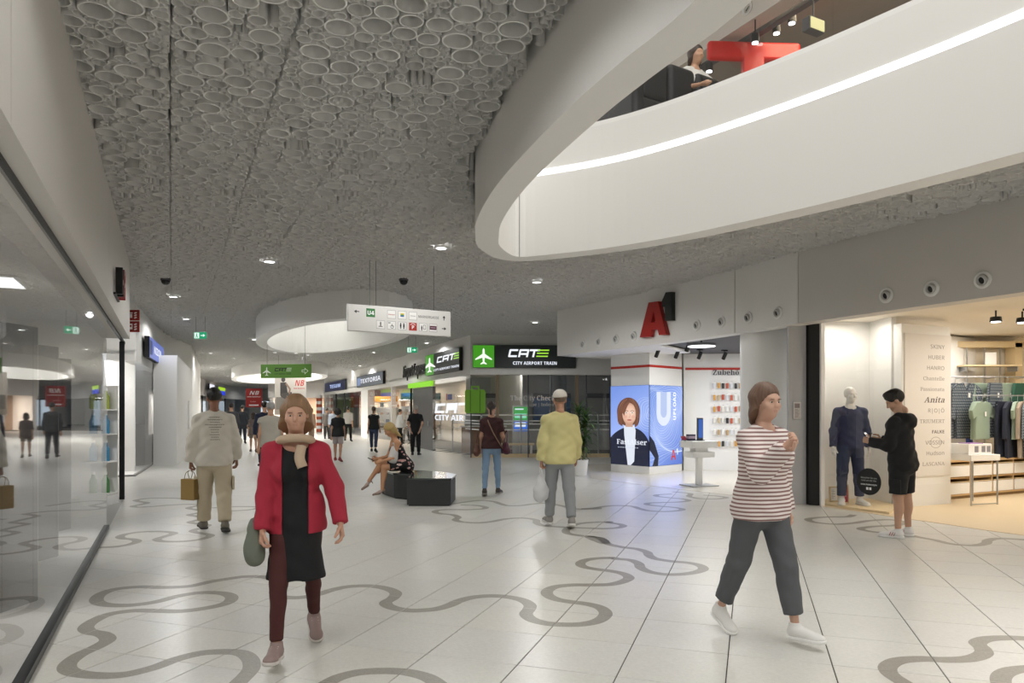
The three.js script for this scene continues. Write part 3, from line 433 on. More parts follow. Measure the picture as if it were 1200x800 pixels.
{
  // wayfinding board
  const tex = canvasTex(1024, 240, (c, w, h) => {
    c.fillStyle = '#e3e1dd'; c.fillRect(0, 0, w, h); arrow(c, 80, 62, 1.15, Math.PI, '#111'); c.fillStyle = '#2f7a3a'; c.fillRect(170, 25, 84, 80); text(c, 'U4', 212, 66, 'bold 54px sans-serif', '#fff', 'center');
    const box = (x, y, f) => { c.strokeStyle = '#999'; c.lineWidth = 3; c.fillStyle = '#f2f1ee'; c.fillRect(x, y, 80, 76); c.strokeRect(x, y, 80, 76); f(x, y); };
    box(375, 28, (x, y) => text(c, 'interspar', x + 40, y + 38, 'bold 15px sans-serif', '#a33', 'center')); box(482, 28, (x, y) => { c.fillStyle = '#d8c23a'; c.fillRect(x + 22, y + 20, 36, 12); c.fillStyle = '#3f8f4a'; c.fillRect(x + 22, y + 32, 36, 10); c.fillStyle = '#2a63a8'; c.fillRect(x + 22, y + 42, 36, 12); }); box(590, 28, (x, y) => { c.fillStyle = '#777'; c.fillRect(x + 14, y + 36, 52, 4); });
    text(c, 'MARXERGASSE', 684, 66, '33px sans-serif', '#222'); arrow(c, 955, 66, 1.1, -Math.PI / 2, '#111'); arrow(c, 955, 170, 1.1, 0, '#111');
    const man = (x, y, s) => { c.fillStyle = '#111'; c.beginPath(); c.arc(x, y - 20 * s, 6 * s, 0, 7); c.fill(); c.fillRect(x - 7 * s, y - 13 * s, 14 * s, 20 * s); c.fillRect(x - 6 * s, y + 7 * s, 5 * s, 18 * s); c.fillRect(x + 1 * s, y + 7 * s, 5 * s, 18 * s); };
    box(268, 132, (x, y) => { man(x + 40, y + 32, .8); c.fillRect(x + 20, y + 52, 40, 6); }); box(375, 132, (x, y) => { c.strokeStyle = '#111'; c.lineWidth = 4; c.beginPath(); c.arc(x + 46, y + 52, 14, 0, 7); c.stroke(); c.beginPath(); c.moveTo(x + 44, y + 24); c.lineTo(x + 46, y + 46); c.lineTo(x + 62, y + 46); c.stroke(); text(c, 'WC', x + 20, y + 16, 'bold 16px sans-serif', '#111', 'center'); }); box(482, 132, (x, y) => { man(x + 24, y + 38, 1.1); man(x + 56, y + 38, 1.1); });
    c.fillStyle = '#b0352a'; c.fillRect(590, 132, 80, 76); text(c, 'P', 630, 176, 'bold 50px sans-serif', '#fff', 'center'); c.strokeStyle = '#fff'; c.lineWidth = 5; c.beginPath(); c.arc(630, 168, 28, Math.PI * 1.15, Math.PI * 1.85); c.stroke(); box(695, 132, (x, y) => { man(x + 26, y + 46, .9); c.strokeStyle = '#111'; c.strokeRect(x + 44, y + 16, 22, 40); }); box(800, 132, (x, y) => { c.fillStyle = '#5a2a3a'; c.fillRect(x + 4, y + 18, 72, 38); c.fillStyle = '#d8c6cc'; c.fillRect(x + 14, y + 34, 52, 5); });
  });
  const g = board('wayfinding_board', 'white hanging wayfinding board with pictograms and arrows', 'sign', [-2.71, 11.7], [-1.10, 12.66], 2.85, 3.295, .06, tex, { body: M.white }); cables(g, [-.55, -.44, .62], .22, HC + .1 - 3.07);
  // green hanging sign
  const tg = canvasTex(768, 192, (c, w, h) => { c.fillStyle = '#5d8f2c'; c.fillRect(0, 0, w, h); plane(c, 92, 100, 1.35, '#eef3e6'); catLogo(c, 225, 48, 52, '#15180f', '#dfe8d2'); text(c, 'CITY AIRPORT TRAIN', 215, 138, 'bold 26px sans-serif', '#2c3a1a'); c.strokeStyle = '#eef3e6'; c.lineWidth = 8; c.beginPath(); c.moveTo(640, 84); c.lineTo(684, 84); c.lineTo(684, 58); c.lineTo(732, 98); c.lineTo(684, 140); c.lineTo(684, 112); c.lineTo(640, 112); c.closePath(); c.stroke(); });
  const D = 21, gx = (px) => (px - 600) / F * D;
  const gs = board('hanging_sign', 'green hanging sign with white plane, black train logo and arrow', 'sign', [gx(306), D], [gx(368), D - .3], heightAt(D, 443), heightAt(D, 427), .06, tg, { body: M.green }); cables(gs, [-.6, .6], .2, HC + .1 - (heightAt(D, 435)));
  // hanging banners
  const nb = canvasTex(512, 512, (c, w, h) => { c.fillStyle = '#d6cdc2'; c.fillRect(0, 0, w, h); c.fillStyle = '#b9ada0'; c.fillRect(0, 300, w, 212); c.fillStyle = '#8d857c'; c.fillRect(20, 270, 230, 170); c.fillStyle = '#4a4644'; c.beginPath(); c.arc(140, 30, 34, 0, 7); c.fill(); c.beginPath(); c.moveTo(90, 70); c.lineTo(190, 66); c.lineTo(215, 230); c.lineTo(90, 250); c.fill(); c.lineWidth = 46; c.lineCap = 'round'; c.strokeStyle = '#5a5450'; c.beginPath(); c.moveTo(120, 240); c.lineTo(260, 225); c.lineTo(300, 380); c.stroke(); c.beginPath(); c.moveTo(120, 250); c.lineTo(210, 290); c.lineTo(215, 440); c.stroke(); c.lineWidth = 28; c.strokeStyle = '#9a7d68'; c.beginPath(); c.moveTo(190, 90); c.lineTo(250, 160); c.lineTo(240, 215); c.stroke(); text(c, 'NB', 400, 80, 'italic bold 110px sans-serif', '#c5463f', 'center'); text(c, 'new balance', 400, 150, 'bold 30px sans-serif', '#c5463f', 'center'); });
  const D2 = 32, bxx = (px) => (px - 600) / F * D2, b1 = board('hanging_banner', 'pale hanging banner with a seated figure and red logo under the green sign', 'banner', [bxx(322), D2], [bxx(362), D2 - .4], heightAt(D2, 486), heightAt(D2, 442), .02, nb, {}); cables(b1, [-.6, .6], .6, HC - heightAt(D2, 464));
  const nr = canvasTex(256, 384, (c, w, h) => { c.fillStyle = '#9c2622'; c.fillRect(0, 0, w, h); text(c, 'NB', 128, 90, 'italic bold 110px sans-serif', '#eee', 'center'); text(c, 'new balance', 128, 168, 'bold 36px sans-serif', '#eee', 'center'); text(c, 'Outlet ↑', 128, 270, '34px sans-serif', '#dbb', 'center'); c.fillStyle = '#eee'; c.fillRect(50, 330, 156, 26); });
  const D3 = 60, cx3 = (px) => (px - 600) / F * D3, b2 = board('hanging_banner', 'dark red hanging banner with white logo before the far entrance doors', 'banner', [cx3(288), D3], [cx3(307), D3], heightAt(D3, 477), heightAt(D3, 455), .04, nr, { body: std(0x8c221f, .6) }); cables(b2, [-.5, .5], .7, HC - heightAt(D3, 466));
  // exit signs
  const ex = canvasTex(256, 128, (c, w, h) => { c.fillStyle = '#1f9a6a'; c.fillRect(0, 0, w, h); c.fillStyle = '#e9fff4'; c.fillRect(10, 10, 96, 108); c.fillStyle = '#1f9a6a'; c.beginPath(); c.arc(58, 36, 12, 0, 7); c.fill(); c.fillRect(44, 50, 24, 34); c.fillRect(36, 84, 14, 26); c.fillRect(66, 80, 14, 28); arrow(c, 178, 64, 2.2, 0, '#e9fff4'); });
  for (const [px, py, dd, lab] of [[235, 393, 19, 'green exit sign hanging above the man in the pale sweatshirt'], [483, 410, 24, 'green exit sign hanging beside the white wayfinding board']]) { const X = (px - 600) / F * dd, y = heightAt(dd, py), g2 = board('exit_sign', lab, 'sign', [X - .18, dd], [X + .18, dd], y - .1, y + .1, .03, ex, { glow: .9, group: 'exit signs', body: M.bright }); cables(g2, [-.12, .12], .1, HC - y); }
  // red pictogram signs near the end of the left fascia
  const rp = (k) => canvasTex(128, 112, (c, w, h) => { c.fillStyle = '#8e201b'; c.fillRect(0, 0, w, h); c.fillStyle = '#f2e6e4'; if (k) { c.fillRect(18, 22, 40, 66); c.fillStyle = '#8e201b'; c.fillRect(28, 40, 20, 20); } else { c.fillRect(16, 24, 44, 12); c.fillRect(22, 42, 34, 46); } c.fillStyle = '#f2e6e4'; for (let i = 0; i < 3; i++) { c.beginPath(); c.ellipse(92, 30 + i * 28, 18, 10, -.4, 0, 7); c.fill(); } });
  const dS = 12.9, sx = (px) => (px - 600) / F * dS;
  [[363, 375.4], [376.2, 389]].forEach(([a, b], i) => board('fire_equipment_sign', ['red pictogram sign, the upper of two at the fascia end', 'red pictogram sign, the lower of two at the fascia end'][i], 'sign', [sx(149), dS], [sx(163.5), dS], heightAt(dS, b), heightAt(dS, a), .02, rp(i), { body: M.red, group: 'red pictogram signs' }));
  // lit signs
  const fl = (d, lab, name, px0, px1, poly, y0, y1, tex, g, o = {}) => { const a = onPoly(px0, poly), b = onPoly(px1, poly), n = o.out ?? .09, s = o.side ?? 1; const nx = [a.t[1] * s, -a.t[0] * s]; return board(name, lab, 'sign', [a.p[0] + nx[0] * n, a.p[1] + nx[1] * n], [b.p[0] + nx[0] * n, b.p[1] + nx[1] * n], y0, y1, .12, tex, { glow: g, body: M.black, ...o }); };
  const catTex = (w, h, sm) => canvasTex(w, h, (c) => { c.fillStyle = '#0d1110'; c.fillRect(0, 0, w, h); c.fillStyle = '#3f8f1e'; const gw = sm ? w * .27 : w * .205; c.fillRect(0, 0, gw, h); plane(c, gw / 2, h * .5, h / 130, '#f4fff0'); catLogo(c, gw + w * (sm ? .12 : .15), h * (sm ? .2 : .17), h * (sm ? .28 : .36), '#f4f8ff', '#a4e23c'); text(c, 'CITY AIRPORT TRAIN', gw + (w - gw) / 2, h * .8, `bold ${Math.round(h * (sm ? .15 : .2))}px sans-serif`, '#eef3ff', 'center'); });
  const FR = [CAT0, CR1];
  fl(0, 'wide lit green and black station sign above the glass front', 'lit_sign', 554, 674, FR, heightAt(23.6, 431), heightAt(23.6, 404.5), catTex(1024, 224), .9);
  const side = [...CATL].reverse();
  fl(0, 'narrow lit green and black station sign on the receding side of the corner fascia', 'lit_sign', 503, 543, side, 2.92, 3.72, catTex(512, 256, true), .9);
  const bt = (s, bg, col, sub) => canvasTex(512, 160, (c, w, h) => { c.fillStyle = bg; c.fillRect(0, 0, w, h); text(c, s, w / 2 + 20, h / 2, 'bold 84px sans-serif', col, 'center'); if (sub) { c.fillStyle = sub; c.fillRect(14, 24, 70, 110); } });
  fl(0, 'grey lit sign with white letters in the receding shop row', 'lit_sign', 421, 452, side, 2.95, 3.6, bt('TEXTORIA', '#4d5358', '#f4f6ff', '#7d8fb8'), .85);
  fl(0, 'navy lit sign with blue white letters farthest along the shop row', 'lit_sign', 383, 407, side, 2.95, 3.6, bt('TESUM', '#141a3a', '#bcd0ff'), .9);
  const f3 = FAR3; 
  fl(0, 'small lit sign with red and blue letters on the far left fascia', 'lit_sign', 240, 246, f3, 2.95, 3.75, bt('AL', '#e9e9f4', '#3b46b8'), .9, { side: 1, out: .3 });
  fl(0, 'small lit green and blue sign on the far left fascia', 'lit_sign', 251, 259, f3, 3.0, 3.7, canvasTex(64, 64, (c) => { c.fillStyle = '#a6d22a'; c.fillRect(0, 0, 64, 30); c.fillStyle = '#2b3fd0'; c.fillRect(0, 30, 64, 34); }), .9, { side: 1, out: .3 });
  const L2 = [LP(18.6, 0), [-11.5, 23.6]];
  fl(0, 'lit white and blue lettered sign on the white fascia past the glass shop front', 'lit_sign', 167, 185, L2, 2.9, 3.45, bt('NIZON', '#5a6bb5', '#f6f8ff', '#23305f'), .9, { side: 1, out: .1 });
  // raised black lettering on the corner fascia
  const a = onPoly(475, side), b = onPoly(502, side), l = Math.hypot(b.p[0] - a.p[0], b.p[1] - a.p[1]);
  const lt = thing('fascia_lettering', 'black raised lettering on the white corner fascia', 'lettering', undefined, [a.p[0], 3.05, a.p[1]], Math.atan2(b.p[1] - a.p[1], b.p[0] - a.p[0]));
  const tg2 = new TextGeometry('Airport Express', { font, size: .5, depth: .05, curveSegments: 3 }); tg2.computeBoundingBox(); tg2.scale(l / tg2.boundingBox.max.x, 1, 1).translate(0, 0, .08); part('letters', tg2, M.black, lt);
  // channel letters seen edge-on on the left fascia
  const ch = thing('channel_letters', 'black and red channel letters standing proud of the left fascia', 'lettering', undefined, [LP(9.9, .18)[0], 2.97, LP(9.9, .18)[1]], -ANG_L + Math.PI / 2);
  ch.scale.setScalar(.78); part('black_letter', [bx(.07, .42, .1, -.32, .21, 0), bx(.07, .42, .1, -.05, .21, 0), bx(.25, .07, .1, -.18, .21, 0)], M.black, ch); part('red_letter', [bx(.07, .46, .1, .18, .24, 0), bx(.07, .46, .1, .42, .24, 0), bx(.28, .07, .1, .3, .44, 0), bx(.28, .07, .1, .3, .24, 0)], M.red, ch); part('mounting_rail', bx(.95, .03, .04, .05, .0, -.06), M.dmetal, ch);
}
// red and black letters on the phone shop fascia
{
  const c = onPoly(768, RIGHT), ang = Math.atan2(-c.t[1], -c.t[0]), ux = [-c.t[0], -c.t[1]], nx = [ux[1], -ux[0]];
  const P = (x, y) => { const px = 640 + x / 5.4545, py = 300 + y / 5.4545, k = (px - 600) / F, o = [c.p[0] + nx[0] * .1, c.p[1] + nx[1] * .1], s = (k * o[1] - o[0]) / (ux[0] - k * ux[1]); return [s, heightAt(o[1] + s * ux[1], py)]; };
  const g = thing('shop_emblem', 'large red letter and raised black numeral on the phone shop fascia', 'lettering', undefined, [c.p[0], 0, c.p[1]], ang);
  const bev = { depth: .09, bevelEnabled: true, bevelSize: .006, bevelThickness: .006, bevelSegments: 2 };
  part('red_letter', new THREE.ExtrudeGeometry(shape([[600, 517], [655, 298], [715, 290], [768, 500], [722, 503], [712, 465], [675, 470], [665, 513]].map((p) => P(...p)), [[[688, 350], [700, 420], [672, 426]].map((p) => P(...p))]), bev).translate(0, 0, .01), M.red, g).userData.label = 'red capital letter';
  part('black_numeral', new THREE.ExtrudeGeometry(shape([[740, 290], [765, 233], [802, 230], [802, 408], [760, 410], [760, 315], [742, 322]].map((p) => P(...p))), bev).translate(0, 0, .01), std(0x1c201c, .4), g).userData.label = 'black raised numeral';
}
// round air nozzles in the right fascia and one upstairs
{
  const ring = lathe([[.066, .006], [.075, .02], [.102, .014], [.108, 0], [.1, -.01]], 32).rotateX(Math.PI / 2), cone = lathe([[.07, .004], [.064, .034], [.05, .04], [.042, .014]], 32).rotateX(Math.PI / 2), bore = cyl(.043, .043, .004, 0, .016, 0, 24).rotateX(Math.PI / 2);
  const put = (p, y, ang, label, group) => { const t = thing('air_nozzle', label, 'nozzle', group, [p[0], y, p[1]], ang); part('outer_ring', ring, M.white, t); const cn = part('swivel_cone', cone, std(0xc9c8c4, .5), t); cn.rotation.set(.35, -.2, 0); part('bore', bore, M.black, cn); };
  for (const [px, py, l] of [[683.6, 403.6, 0], [702.3, 400.6, 0], [722, 397.3, 0], [742.9, 393.9, 0], [817, 381, 0], [845.9, 377, 0], [877, 372, 1], [911.8, 366.6, 1], [1039.3, 346.2, 2], [1092.3, 338.2, 2], [1152.4, 328, 2]]) { const c = onPoly(px, RIGHT), n = [-c.t[1], c.t[0]]; put([c.p[0] + n[0] * .012, c.p[1] + n[1] * .012], heightAt(c.p[1], py), Math.atan2(-c.t[1], -c.t[0]), ['round white air nozzle in the fascia above the phone shop opening', 'round white air nozzle in the short fascia panel above the round column', 'larger round white air nozzle in the fascia above the clothes shop'][l], ['air nozzles above the phone shop', 'air nozzles above the column', 'air nozzles above the clothes shop'][l]); }
  const u = [[2, 15.3], [8.6, 2.4]], c = onPoly(876, u), n = [c.t[1], -c.t[0]]; put([c.p[0] - .02, c.p[1] - .01], heightAt(c.p[1], 10), Math.atan2(-c.t[1], -c.t[0]), 'round white air nozzle in the upper floor fascia', undefined);
}
// small ceiling fittings
for (const [px, py, l] of [[473, 329, 'black dome camera under the ceiling near the wayfinding board'], [194, 329, 'small black dome camera under the ceiling near the left fascia']]) { const p = hp(px, py, HC - .03), t = thing('dome_camera', l, 'camera', 'dome cameras', [p[0], HC - .03, p[1]]); part('base', cyl(.09, .09, .05, 0, .03, 0), M.dgrey, t); part('dome', new THREE.SphereGeometry(.08, 20, 10, 0, 7, Math.PI / 2, Math.PI / 2), M.darkGlass, t); }

// ---------------------------------------------------------------- bench
{
  const a = gp(476, 593), b = gp(529, 593), t = thing('bench', 'low charcoal box bench with glossy glass-like top', 'bench', undefined, [0, 0, 0]), H = .45;
  const poly = [[a[0], a[1]], [b[0], b[1]], [b[0] + .02, b[1] + .75], [b[0] - .25, b[1] + 1.25], [b[0] - .62, b[1] + 1.55], [a[0] - .1, a[1] + 1.6], [a[0] - .42, a[1] + 2.0], [a[0] - .75, a[1] + 1.75], [a[0] - .38, a[1] + 1.0], [a[0] - .3, a[1] + .95], [a[0], a[1] + .7]];
  part('body', prism(offset(poly, .015, true), .02, H - .03), std(0x2b2d2f, .5), t); part('plinth', prism(offset(poly, .05, true), 0, .02), M.black, t); part('top', prism(poly, H - .03, H), new THREE.MeshPhysicalMaterial({ color: 0x33393a, roughness: .12, clearcoat: 1, clearcoatRoughness: .05 }), t);
}
// ---------------------------------------------------------------- phone shop: screen pillar, table, wall of accessories, ceiling lamps
{
  const A = gp(716, 552), B = gp(761, 556), C = gp(799, 552), D = [A[0] + C[0] - B[0], A[1] + C[1] - B[1]], pts = [A, B, C, D];
  const t = thing('screen_pillar', 'square white pillar wrapped in a glowing blue advertising screen', 'pillar', undefined, [0, 0, 0]);
  part('plinth', prism(pts, .005, .19), M.bright, t); part('core', prism(offset(pts, -.004, true), .19, 2.17), M.dark, t); part('upper_cladding', prism(pts, 2.17, 3.01), M.bright, t);
  part('red_band', prism(offset(pts, -.006, true), 2.6, 2.66, []), std(0xc02a1c, .5), t);
  const bg = (c, w, h) => { const g = c.createLinearGradient(0, 0, w, h); g.addColorStop(0, '#6f8fdc'); g.addColorStop(.5, '#9db4f2'); g.addColorStop(1, '#4a6cc8'); c.fillStyle = g; c.fillRect(0, 0, w, h); };
  const waves = (c, cx, cy, w, h, n) => { for (let i = 1; i < n; i++) { c.strokeStyle = `rgba(225,238,255,${.75 - .5 * (i % 3) / 3})`; c.lineWidth = 5; c.beginPath(); for (let k = 0; k <= 40; k++) { const a = k / 40 * Math.PI * 2, r = i * 26 * (1 + .18 * Math.sin(a * 3 + i * .25)); const x = cx + Math.cos(a) * r * 1.25, y = cy + Math.sin(a) * r; k ? c.lineTo(x, y) : c.moveTo(x, y); } c.stroke(); } };
  const left = canvasTex(560, 1080, (c, w, h) => {
    bg(c, w, h); waves(c, w * 1.1, h * .35, w, h, 9);
    c.fillStyle = '#1b2036'; c.beginPath(); c.moveTo(0, h); c.lineTo(0, h * .66); c.quadraticCurveTo(70, h * .58, 190, h * .535); c.lineTo(380, h * .535); c.quadraticCurveTo(500, h * .57, 560, h * .7); c.lineTo(560, h); c.fill();
    c.fillStyle = '#dde3ee'; c.beginPath(); c.moveTo(200, h * .5); c.lineTo(350, h * .5); c.lineTo(372, h * .56); c.lineTo(350, h * .95); c.lineTo(300, h); c.lineTo(255, h); c.lineTo(205, h * .62); c.fill();
    c.fillStyle = '#6b4334'; c.beginPath(); c.ellipse(265, h * .33, 168, 195, 0, 0, 7); c.fill(); c.beginPath(); c.moveTo(100, h * .34); c.quadraticCurveTo(95, h * .5, 180, h * .51); c.lineTo(180, h * .3); c.fill(); c.beginPath(); c.moveTo(428, h * .33); c.quadraticCurveTo(440, h * .5, 360, h * .52); c.lineTo(345, h * .3); c.fill();
    c.fillStyle = '#c89c88'; c.fillRect(225, h * .44, 105, 85); { const fg = c.createRadialGradient(300, h * .34, 20, 278, h * .355, 160); fg.addColorStop(0, '#f0cdb8'); fg.addColorStop(.6, '#e0b49c'); fg.addColorStop(1, '#b98a74'); c.fillStyle = fg; } c.beginPath(); c.ellipse(278, h * .355, 100, 150, 0, 0, 7); c.fill(); c.fillStyle = 'rgba(214,140,120,.35)'; for (const x of [222, 336]) { c.beginPath(); c.ellipse(x, h * .39, 26, 20, 0, 0, 7); c.fill(); } for (let i = 0; i < 60; i++) { const sd = i % 2 ? 1 : -1, x = 268 + sd * rr(95, 160); c.strokeStyle = i % 3 ? 'rgba(160,110,84,.5)' : 'rgba(60,34,26,.5)'; c.lineWidth = rr(2, 5); c.beginPath(); c.moveTo(268 + sd * rr(10, 60), h * .17); c.quadraticCurveTo(x + sd * 20, h * .25, x, h * rr(.38, .5)); c.stroke(); }
    c.fillStyle = '#7c503d'; c.beginPath(); c.moveTo(170, h * .33); c.quadraticCurveTo(190, h * .21, 300, h * .2); c.quadraticCurveTo(240, h * .25, 205, h * .38); c.fill();
    for (const x of [238, 322]) { c.fillStyle = '#f6efe9'; c.beginPath(); c.ellipse(x, h * .34, 19, 9, 0, 0, 7); c.fill(); c.fillStyle = '#39424f'; c.beginPath(); c.arc(x, h * .34, 8, 0, 7); c.fill(); c.strokeStyle = '#5f3c2d'; c.lineWidth = 6; c.beginPath(); c.arc(x, h * .345, 34, Math.PI * 1.22, Math.PI * 1.78); c.stroke(); }
    c.strokeStyle = '#bb8872'; c.lineWidth = 5; c.beginPath(); c.moveTo(284, h * .35); c.quadraticCurveTo(300, h * .39, 276, h * .4); c.stroke(); c.fillStyle = '#b8645c'; c.beginPath(); c.ellipse(280, h * .432, 34, 10, 0, 0, 7); c.fill();
    text(c, 'FastAlser', 90, h * .71, 'bold 92px serif', '#e9eef8'); c.fillStyle = '#cfd6e6'; for (let i = 0; i < 9; i++) c.fillRect(110 + i * 34, h * .775, 24, 9);
  });
  const right = canvasTex(820, 1080, (c, w, h) => {
    bg(c, w, h); waves(c, w * .42, h * .32, w, h, 30); c.fillStyle = '#1b2036'; c.beginPath(); c.moveTo(0, h * .62); c.lineTo(110, h * .7); c.lineTo(215, h * .88); c.lineTo(200, h); c.lineTo(60, h); c.lineTo(120, h * .9); c.lineTo(0, h * .8); c.fill();
    c.fillStyle = '#dfe6f5'; c.beginPath(); c.moveTo(165, h * .08); c.lineTo(520, h * .08); c.lineTo(520, h * .34); c.arc(342, h * .34, 178, 0, Math.PI); c.fill(); c.fillStyle = '#b4c4ea'; c.beginPath(); c.moveTo(265, h * .08); c.lineTo(420, h * .08); c.lineTo(420, h * .33); c.arc(342, h * .33, 78, 0, Math.PI); c.fill();
    c.save(); c.translate(620, h * .44); c.rotate(-Math.PI / 2); text(c, 'UPLOAD', 0, 0, 'bold 100px sans-serif', '#fff'); c.restore(); text(c, 'A', 590, h * .88, 'bold 190px sans-serif', '#cf2a20', 'center'); text(c, '1', 690, h * .84, 'bold 120px sans-serif', '#f4f4ff', 'center');
  });
  const face = (p0, p1, tex, name) => { part(name, uprightPlane(p0, p1, .195, 2.165, -.012), new THREE.MeshStandardMaterial({ color: 0x101010, emissive: 0xffffff, emissiveMap: tex, emissiveIntensity: .92, roughness: .25 }), t); };
  face(A, B, left, 'screen_face'); face(B, C, right, 'screen_face');
  for (const [p0, p1] of [[A, B], [B, C]]) { const l = new THREE.RectAreaLight(0x8fa6ff, .9, Math.hypot(p1[0] - p0[0], p1[1] - p0[1]) - .1, 1.9), ang = Math.atan2(p1[1] - p0[1], p1[0] - p0[0]); const n = [(p1[1] - p0[1]), -(p1[0] - p0[0])], ll = Math.hypot(...n); l.position.set((p0[0] + p1[0]) / 2 + n[0] / ll * .05, 1.18, -((p0[1] + p1[1]) / 2 + n[1] / ll * .05)); l.rotation.y = ang + Math.PI; l.castShadow = true; scene.add(l); }
  // presentation table
  const q = gp(819, 569), tb = thing('presentation_table', 'white two-tier presentation table on a single post with flat foot plate', 'table', undefined, [q[0], .004, q[1]], .35);
  part('foot_plate', bx(.62, .02, .5, 0, .01, 0, .004), M.metal, tb); part('post', bx(.12, .62, .1, 0, .33, 0, .01), M.bright, tb); part('lower_tier', bx(.52, .12, .36, .0, .64, 0, .01), M.white, tb); part('spacer', bx(.3, .1, .2, 0, .74, 0), M.white, tb); part('upper_tier', bx(.62, .14, .44, 0, .85, 0, .01), M.white, tb);
  const pk = thing('phone_package', 'small dark printed package on the presentation table', 'box', undefined, [q[0] - .16, .926, q[1] + .02], .35); part('carton', bx(.16, .13, .1, 0, .065, 0, .004), std(0x3b3550, .4), pk); part('sleeve', bx(.164, .05, .104, 0, .07, 0, .003), std(0xb9a7b8, .4), pk);
  const st = thing('phone_stand', 'upright phone display stand with a blue screen on the presentation table', 'stand', undefined, [q[0] + .02, .926, q[1]], .2); part('slab', bx(.12, .46, .06, 0, .24, 0, .008), M.dgrey, st); part('screen', bx(.085, .38, .004, 0, .25, .032), glow(0x3f74d8, .6), st); part('foot', bx(.16, .015, .12, 0, .0075, 0), M.dark, st);
  const rp = thing('red_phone_holder', 'small red tilted phone holder on the presentation table edge', 'stand', undefined, [q[0] - .3, .93, q[1] - .02], .5); part('foot', bx(.1, .012, .08, 0, .006, 0), M.dark, rp); part('panel', bx(.12, .09, .012, 0, .055, 0).rotateX(-.5), std(0x8f2036, .4), rp);
  // accessories hanging on the rear wall
  const cols = [0xd9a14a, 0xeeeeea, 0x2a2b2d, 0xc0563a, 0xe8e4da, 0xb89a70, 0xdcdfe4, 0xc9b48f].map((c) => std(c, .5)), pack = bx(.062, .14, .025, 0, -.09, .02, .006), card = bx(.09, .05, .004, 0, -.01, .02), hook = bar([0, .02, -.02], [0, .02, .09], .004, 6);
  let n = 0; for (let r = 0; r < 6; r++) for (let k = 0; k < 7; k++) { const px = 837 + k * 5, d = 18.42, X = (px - 600) / F * d, t2 = thing('accessory_pack', 'small hanging accessory pack on the white rear wall of the phone shop', 'package', 'accessory packs on the phone shop wall', [X, 2.28 - r * .3 + rr(-.01, .01), d]); part('pack', pack, cols[(rnd() * 8) | 0], t2); part('card', card, M.bright, t2); part('hook', hook, M.metal, t2); n++; }
  const zt = thing('wall_lettering', 'small dark lettering on the white wall above the accessories', 'lettering', undefined, [(835 - 600) / F * 18.42, 2.47, 18.42]); part('letters', new TextGeometry('Zubehör', { font: serif, size: .13, depth: .006, curveSegments: 3 }), M.dgrey, zt);
  // track spots and a round lamp
  for (const [px, d] of [[770, 16.6], [793, 16.9], [820, 17.1], [849, 17.3], [806, 15]]) { const t2 = thing('track_spot', 'black track spotlight under the dark phone shop ceiling', 'spotlight', 'track spotlights in the phone shop', [(px - 600) / F * d, 3.02, d], .4); part('adapter', bx(.16, .03, .04, 0, -.015, 0), M.black, t2); part('stem', cyl(.01, .01, .08, 0, -.06, 0, 8), M.black, t2); part('barrel', cyl(.045, .045, .17, 0, 0, 0, 16).rotateX(.6).translate(0, -.15, 0), M.black, t2); }
  const rl = thing('round_pendant', 'wide round flat lamp under the phone shop ceiling', 'ceiling light', undefined, [(822 - 600) / F * 14.6, 2.86, 14.6]); part('shade', cyl(.3, .27, .05, 0, .03, 0, 40), M.dgrey, rl); part('diffuser', cyl(.275, .275, .012, 0, -.002, 0, 40), glow(0xffffff, 2), rl); part('stem', cyl(.02, .02, .12, 0, .11, 0, 8), M.dgrey, rl);
  const l = areaLight((822 - 600) / F * 14.6, 2.845, 14.6, .4, .4, 20);
  // notice on the grey panel, and the dark cabinet's lit clock
  board('wall_notice', 'small framed notice on the grey panel beside the round column', 'notice', [4.62, 11.7], [4.74, 11.7], heightAt(11.7, 491), heightAt(11.7, 471), .012, canvasTex(64, 128, (c) => { c.fillStyle = '#cfc8c4'; c.fillRect(0, 0, 64, 128); c.fillStyle = '#8b7d80'; c.fillRect(6, 8, 52, 34); for (let i = 0; i < 8; i++) c.fillRect(8, 52 + i * 9, 30 + (i * 13) % 18, 3); }), {});
}
